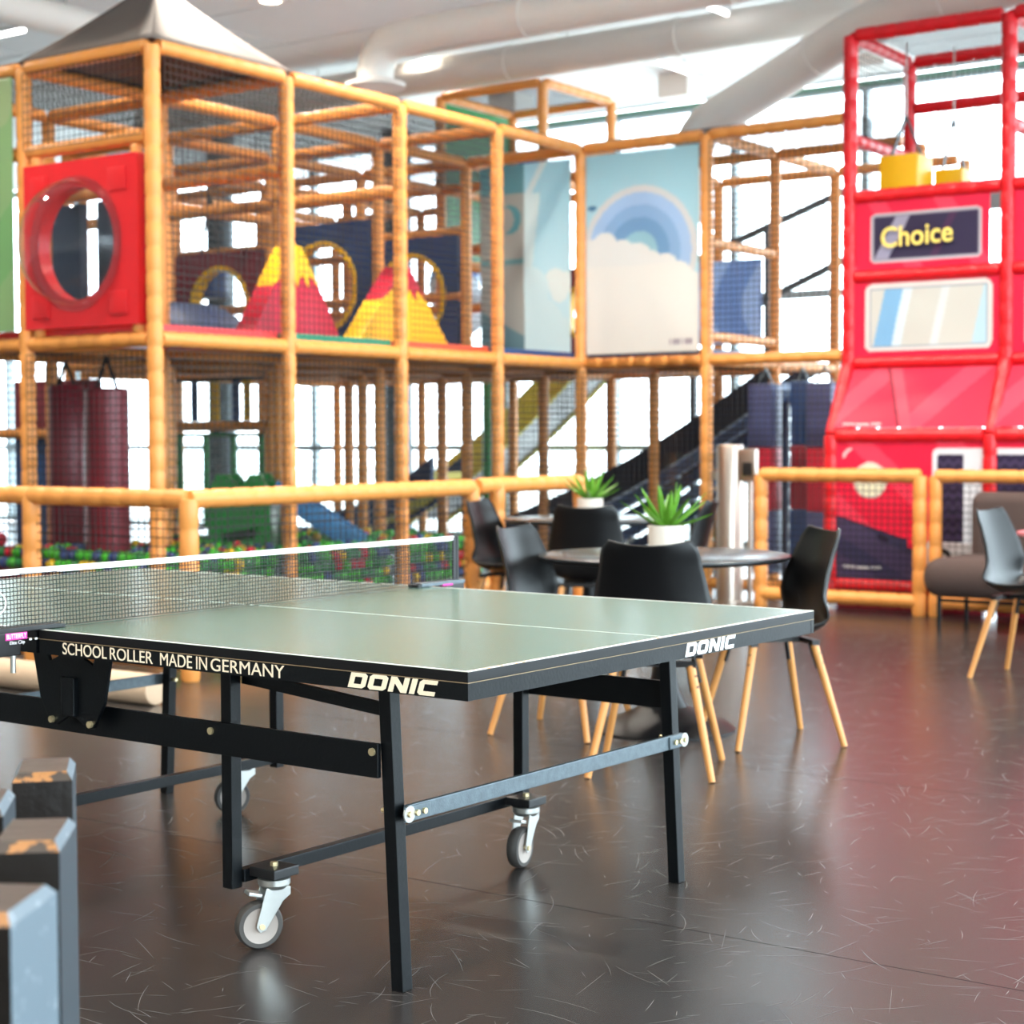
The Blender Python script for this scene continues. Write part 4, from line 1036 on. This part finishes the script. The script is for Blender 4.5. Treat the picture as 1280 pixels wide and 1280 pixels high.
    for sy in (-1, 1):
        y = sy*.5875
        tb('bar_bracket', MB().box((s*1.062, y-sy*.03, .40), (.006, .09, .034)), worn_metal, bevel=.002)
        for dy in (0, -.025*sy, -.05*sy): tb('bolt', MB().cyl((s*1.06, y+dy, .40), (s*1.071, y+dy, .40), .007, n=10), bolt_m)
        tb('washer', MB().cyl((s*1.062, y, .40), (s*1.066, y, .40), .019, n=20), zinc)
        tb('thumb_bolt', MB().cyl((s*.985, y-sy*.0, .40), (s*1.03, y, .40), .006, n=8), bolt_m)
        tb('stay_arm', MB().bar((s*.52, sy*.56, .66), (s*1.0, sy*.56, .62), .012, .03), black_metal)
# centre hinge brackets
for sy in (-1, 1):
    y = sy*.655
    P = [(-.145, .72), (-.105, .72), (-.085, .665), (-.05, .68), (-.045, .72), (.045, .72), (.05, .68), (.085, .665), (.105, .72), (.145, .72), (.155, .70), (.125, .57), (.085, .505), (.065, .50), (.0, .535), (-.065, .50), (-.085, .505), (-.125, .57), (-.155, .70)]
    hb = tb('hinge_plate', MB().prism(P, y-.005, y+.005), black_metal, bevel=.0015)
    for xx, zz in ((0, .585), (-.075, .515), (.075, .515)): tb('bolt', MB().cyl((xx, y+sy*.005, zz), (xx, y+sy*.013, zz), .009, n=12), bolt_m, hb)
    tb('hinge_block', MB().box((0, y+sy*.01, .58), (.05, .02, .10)), black_metal, hb, bevel=.004)
# lettering on the apron
def on_side(name, me, m, x0, z0, wd, ht, yy=-TW-.0011):
    return place_flat(name, me, m, TT, (x0, yy, z0), (1, 0, 0), (0, 0, 1), wd, ht, False)
APZ = TH-.0225-.036
for wd_, x0, x1 in (('SCHOOL', .098, .262), ('ROLLER', .274, .426), ('MADE', .452, .560), ('IN', .574, .610), ('GERMANY', .622, .855)):
    tag(on_side('lettering', text_mesh(wd_, .05, .0004), warm_lit_ink, x0, APZ+.004, x1-x0, .029), 'maker lettering with warm lamp light painted in')
SH = .22
def donic():
    h = 1.0; g = .26; polys = []
    def L(ps, dx): polys.append([(x+dx+SH*y, y) for x, y in ps])
    L([(0, 0), (.78, 0), (.95, .15), (.95, .85), (.78, 1), (0, 1)], 0); L([(.27, .26), (.27, .74), (.68, .74), (.68, .26)], 0)
    L([(.15, 0), (.85, 0), (1, .15), (1, .85), (.85, 1), (.15, 1), (0, .85), (0, .15)], 1.08); L([(.27, .26), (.27, .74), (.73, .74), (.73, .26)], 1.08)
    L([(0, 0), (.27, 0), (.27, .58), (.70, 0), (1.0, 0), (1.0, 1), (.73, 1), (.73, .42), (.30, 1), (0, 1)], 2.22)
    L([(0, 0), (.28, 0), (.28, 1), (0, 1)], 3.36)
    L([(.15, 0), (.92, 0), (.92, .27), (.27, .27), (.27, .73), (.92, .73), (.92, 1), (.15, 1), (0, .85), (0, .15)], 3.78)
    me = flat_curve(polys, .0004)
    xs_ = [v.co.x for v in me.vertices]; a_, b_ = min(xs_), max(xs_)
    for v in me.vertices: v.co.x = (v.co.x-a_)/(b_-a_)
    return me
tag(on_side('logo_lettering', donic(), warm_lit_ink, 1.043, APZ+.002, .25, .0325), 'bold maker name with warm lamp light painted in')
me = donic(); o = place_flat('logo_lettering', me, white_ink, TT, (TL+.0002, .085, APZ+.002), (0, 1, 0), (0, 0, 1), .245, .0325, False); tag(o, 'bold white maker name')
for wd_, x0, x1 in (('SCHOOL', -.92, -.756), ('ROLLER', -.744, -.592), ('MADE', -.566, -.458), ('IN', -.444, -.408), ('GERMANY', -.396, -.163)):
    tag(on_side('lettering', text_mesh(wd_, .05, .0004), warm_lit_ink, x0, APZ+.004, x1-x0, .029), 'maker lettering with warm lamp light painted in')
# net set
NT = thing('table_net', 'black table tennis net with white top tape and clamp posts', 'net', (4.3098, -3.6585, TH), -.02602)
def nb(name, mb, m, parent=None, **k): return mb.build(name, m, parent or NT, False, **k)
NH = .1525; mb = MB(); nn = 166; W2 = .90; r_ = .0013
def wob(i, z): return .0025*math.sin(i*.45)*math.sin(z*22)
for i in range(nn+1):
    y = -W2+2*W2*i/nn; zs = [.006+(NH-.016)*k/4 for k in range(5)]
    for k in range(4): mb.cyl((.003*math.sin(i*.12), y+wob(i, zs[k]), zs[k]), (.003*math.sin(i*.12), y+wob(i, zs[k+1]), zs[k+1]), r_, n=3, caps=False)
for j in range(14):
    z = .006+(NH-.016)*j/13
    for i in range(0, nn, 4): mb.cyl((.003*math.sin(i*.12), -W2+2*W2*i/nn, z+.0006*math.sin(i)), (.003*math.sin((i+4)*.12), -W2+2*W2*min(nn, i+4)/nn, z+.0006*math.sin(i+4)), r_, n=3, caps=False)
o = nb('mesh', mb, cord); o['kind'] = 'stuff'
nb('top_tape', MB().box((0, 0, NH-.004), (.006, 2*W2, .0155)), white_tape, bevel=.002)
for sy in (-1, 1):
    nb('end_sleeve', MB().box((0, sy*(W2+.006), NH/2), (.008, .024, NH)), black_pl, bevel=.002)
    nb('post', MB().cyl((0, sy*(W2+.014), -.03), (0, sy*(W2+.014), NH+.002), .008, n=14), black_pl, smooth=True)
    nb('clamp_arm', MB().box((0, sy*(TW+.055), .008), (.05, .22, .012)), black_pl if sy < 0 else worn_metal, bevel=.002)
    nb('clamp_jaw', MB().box((0, sy*(TW+.115), -.026), (.052, .09, .058)), black_pl, bevel=.003)
    nb('clamp_screw', MB().cyl((0, sy*(TW+.075), -.10), (0, sy*(TW+.075), -.05), .007, n=10), zinc)
    nb('grip_pad', MB().box((0, sy*(TW-.055), .006), (.045, .03, .010)), black_pl, bevel=.002)
# maker's label faces along the table
lb = nb('label', MB().box((.027, -.847, -.007), (.0012, .064, .017)), pinklabel)
place_flat('label_lettering', text_mesh('BUTTERFLY', .02, .0003), white_ink, lb, (.0281, -.876, -.0125), (0, 1, 0), (0, 0, 1), .058, .012, False)
place_flat('label_lettering', text_mesh('Elite Clip', .02, .0003), white_ink, NT, (.0268, -.866, -.029), (0, 1, 0), (0, 0, 1), .044, .011, False)
for yy in (-.805, -.788): nb('label_mark', MB().box((.027, yy, -.018), (.0012, .007, .005)), white_ink)
lb2 = nb('label', MB().box((0, TW+.075, .0025+.0), (.052, .05, .006)), pinklabel)
# oval emblem stitched on the net
em = MB(); pts = [Vector((.006, -.905+.045*math.cos(t), .075+.033*math.sin(t))) for t in [2*PI*k/28 for k in range(29)]]
em.tubepath(pts, .0014, 6); nb('emblem', em, white_tape)

# ------------------------------------------------------------------ timber posts at the bottom left
pl = thing('timber_palisade', 'row of chunky dark timber posts with worn chamfered tops', 'timber posts', (6.0, -5.8, 0))
lit_side_pale = chipped_mat('pale_lit_side', lin(86, 100, 110), lin(120, 130, 138), .6)  # paler tone for the near post, window light also put into its colour
top_m = mat('wood_top', lin(58, 44, 36), .42, noise=.2, nscale=16, bump=.15, bscale=40)
def timber(right_near, right_far, wd, z=.75, light=False):
    rn, rf = Vector(right_near), Vector(right_far); d = (rf-rn); L = d.length; d.normalize(); lf = Vector((-d.y, d.x))   # left of travel
    c = [rn, rf, rf+lf*wd, rn+lf*wd]
    ch_ = .012
    def ring(z_, ins):
        m_ = sum(c, Vector((0, 0)))/4; return [(p+(m_-p).normalized()*ins) for p in c]
    vs = [(p.x, p.y, z_) for z_, ins in ((0, 0), (z-ch_, 0), (z, ch_*1.3)) for p in ring(z_, ins)]
    body = MB().add(vs[:8], [(0, 3, 2, 1), (1, 2, 6, 5), (2, 3, 7, 6), (3, 0, 4, 7), (0, 1, 5, 4)]).build('post', wood_dark, pl)
    body.data.materials.append(lit_side); body.data.polygons[4].material_index = 1
    cp = MB().add(vs[4:], [(0, 1, 5, 4), (1, 2, 6, 5), (2, 3, 7, 6), (3, 0, 4, 7), (4, 5, 6, 7)]).build('worn_cap', worn_edge, body)
    cp.data.materials.append(top_m); cp.data.materials.append(lit_side_pale)
    for f_ in cp.data.polygons:
        if f_.normal.z > .95 or f_.normal.z < -.95: f_.material_index = 1
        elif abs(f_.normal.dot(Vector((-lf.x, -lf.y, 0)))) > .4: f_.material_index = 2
    if light: body.data.materials[1] = lit_side_pale
    return body
timber((5.783, -5.584), (5.682, -5.491), .085); timber((6.115, -5.887), (6.015, -5.775), .085); timber((6.33, -6.131), (6.26, -6.012), .085, light=True)
timber((5.90, -5.80), (5.80, -5.70), .085); timber((6.44, -6.40), (6.385, -6.27), .085)
MB().bar((5.72, -5.60, .05), (6.36, -6.28, .05), .09, .09).build('base_beam', wood_dark, pl)
for o in list(bpy.data.objects):
    if o.type == 'EMPTY' and o.name.startswith('caster') and 'label' in o: del o['label']
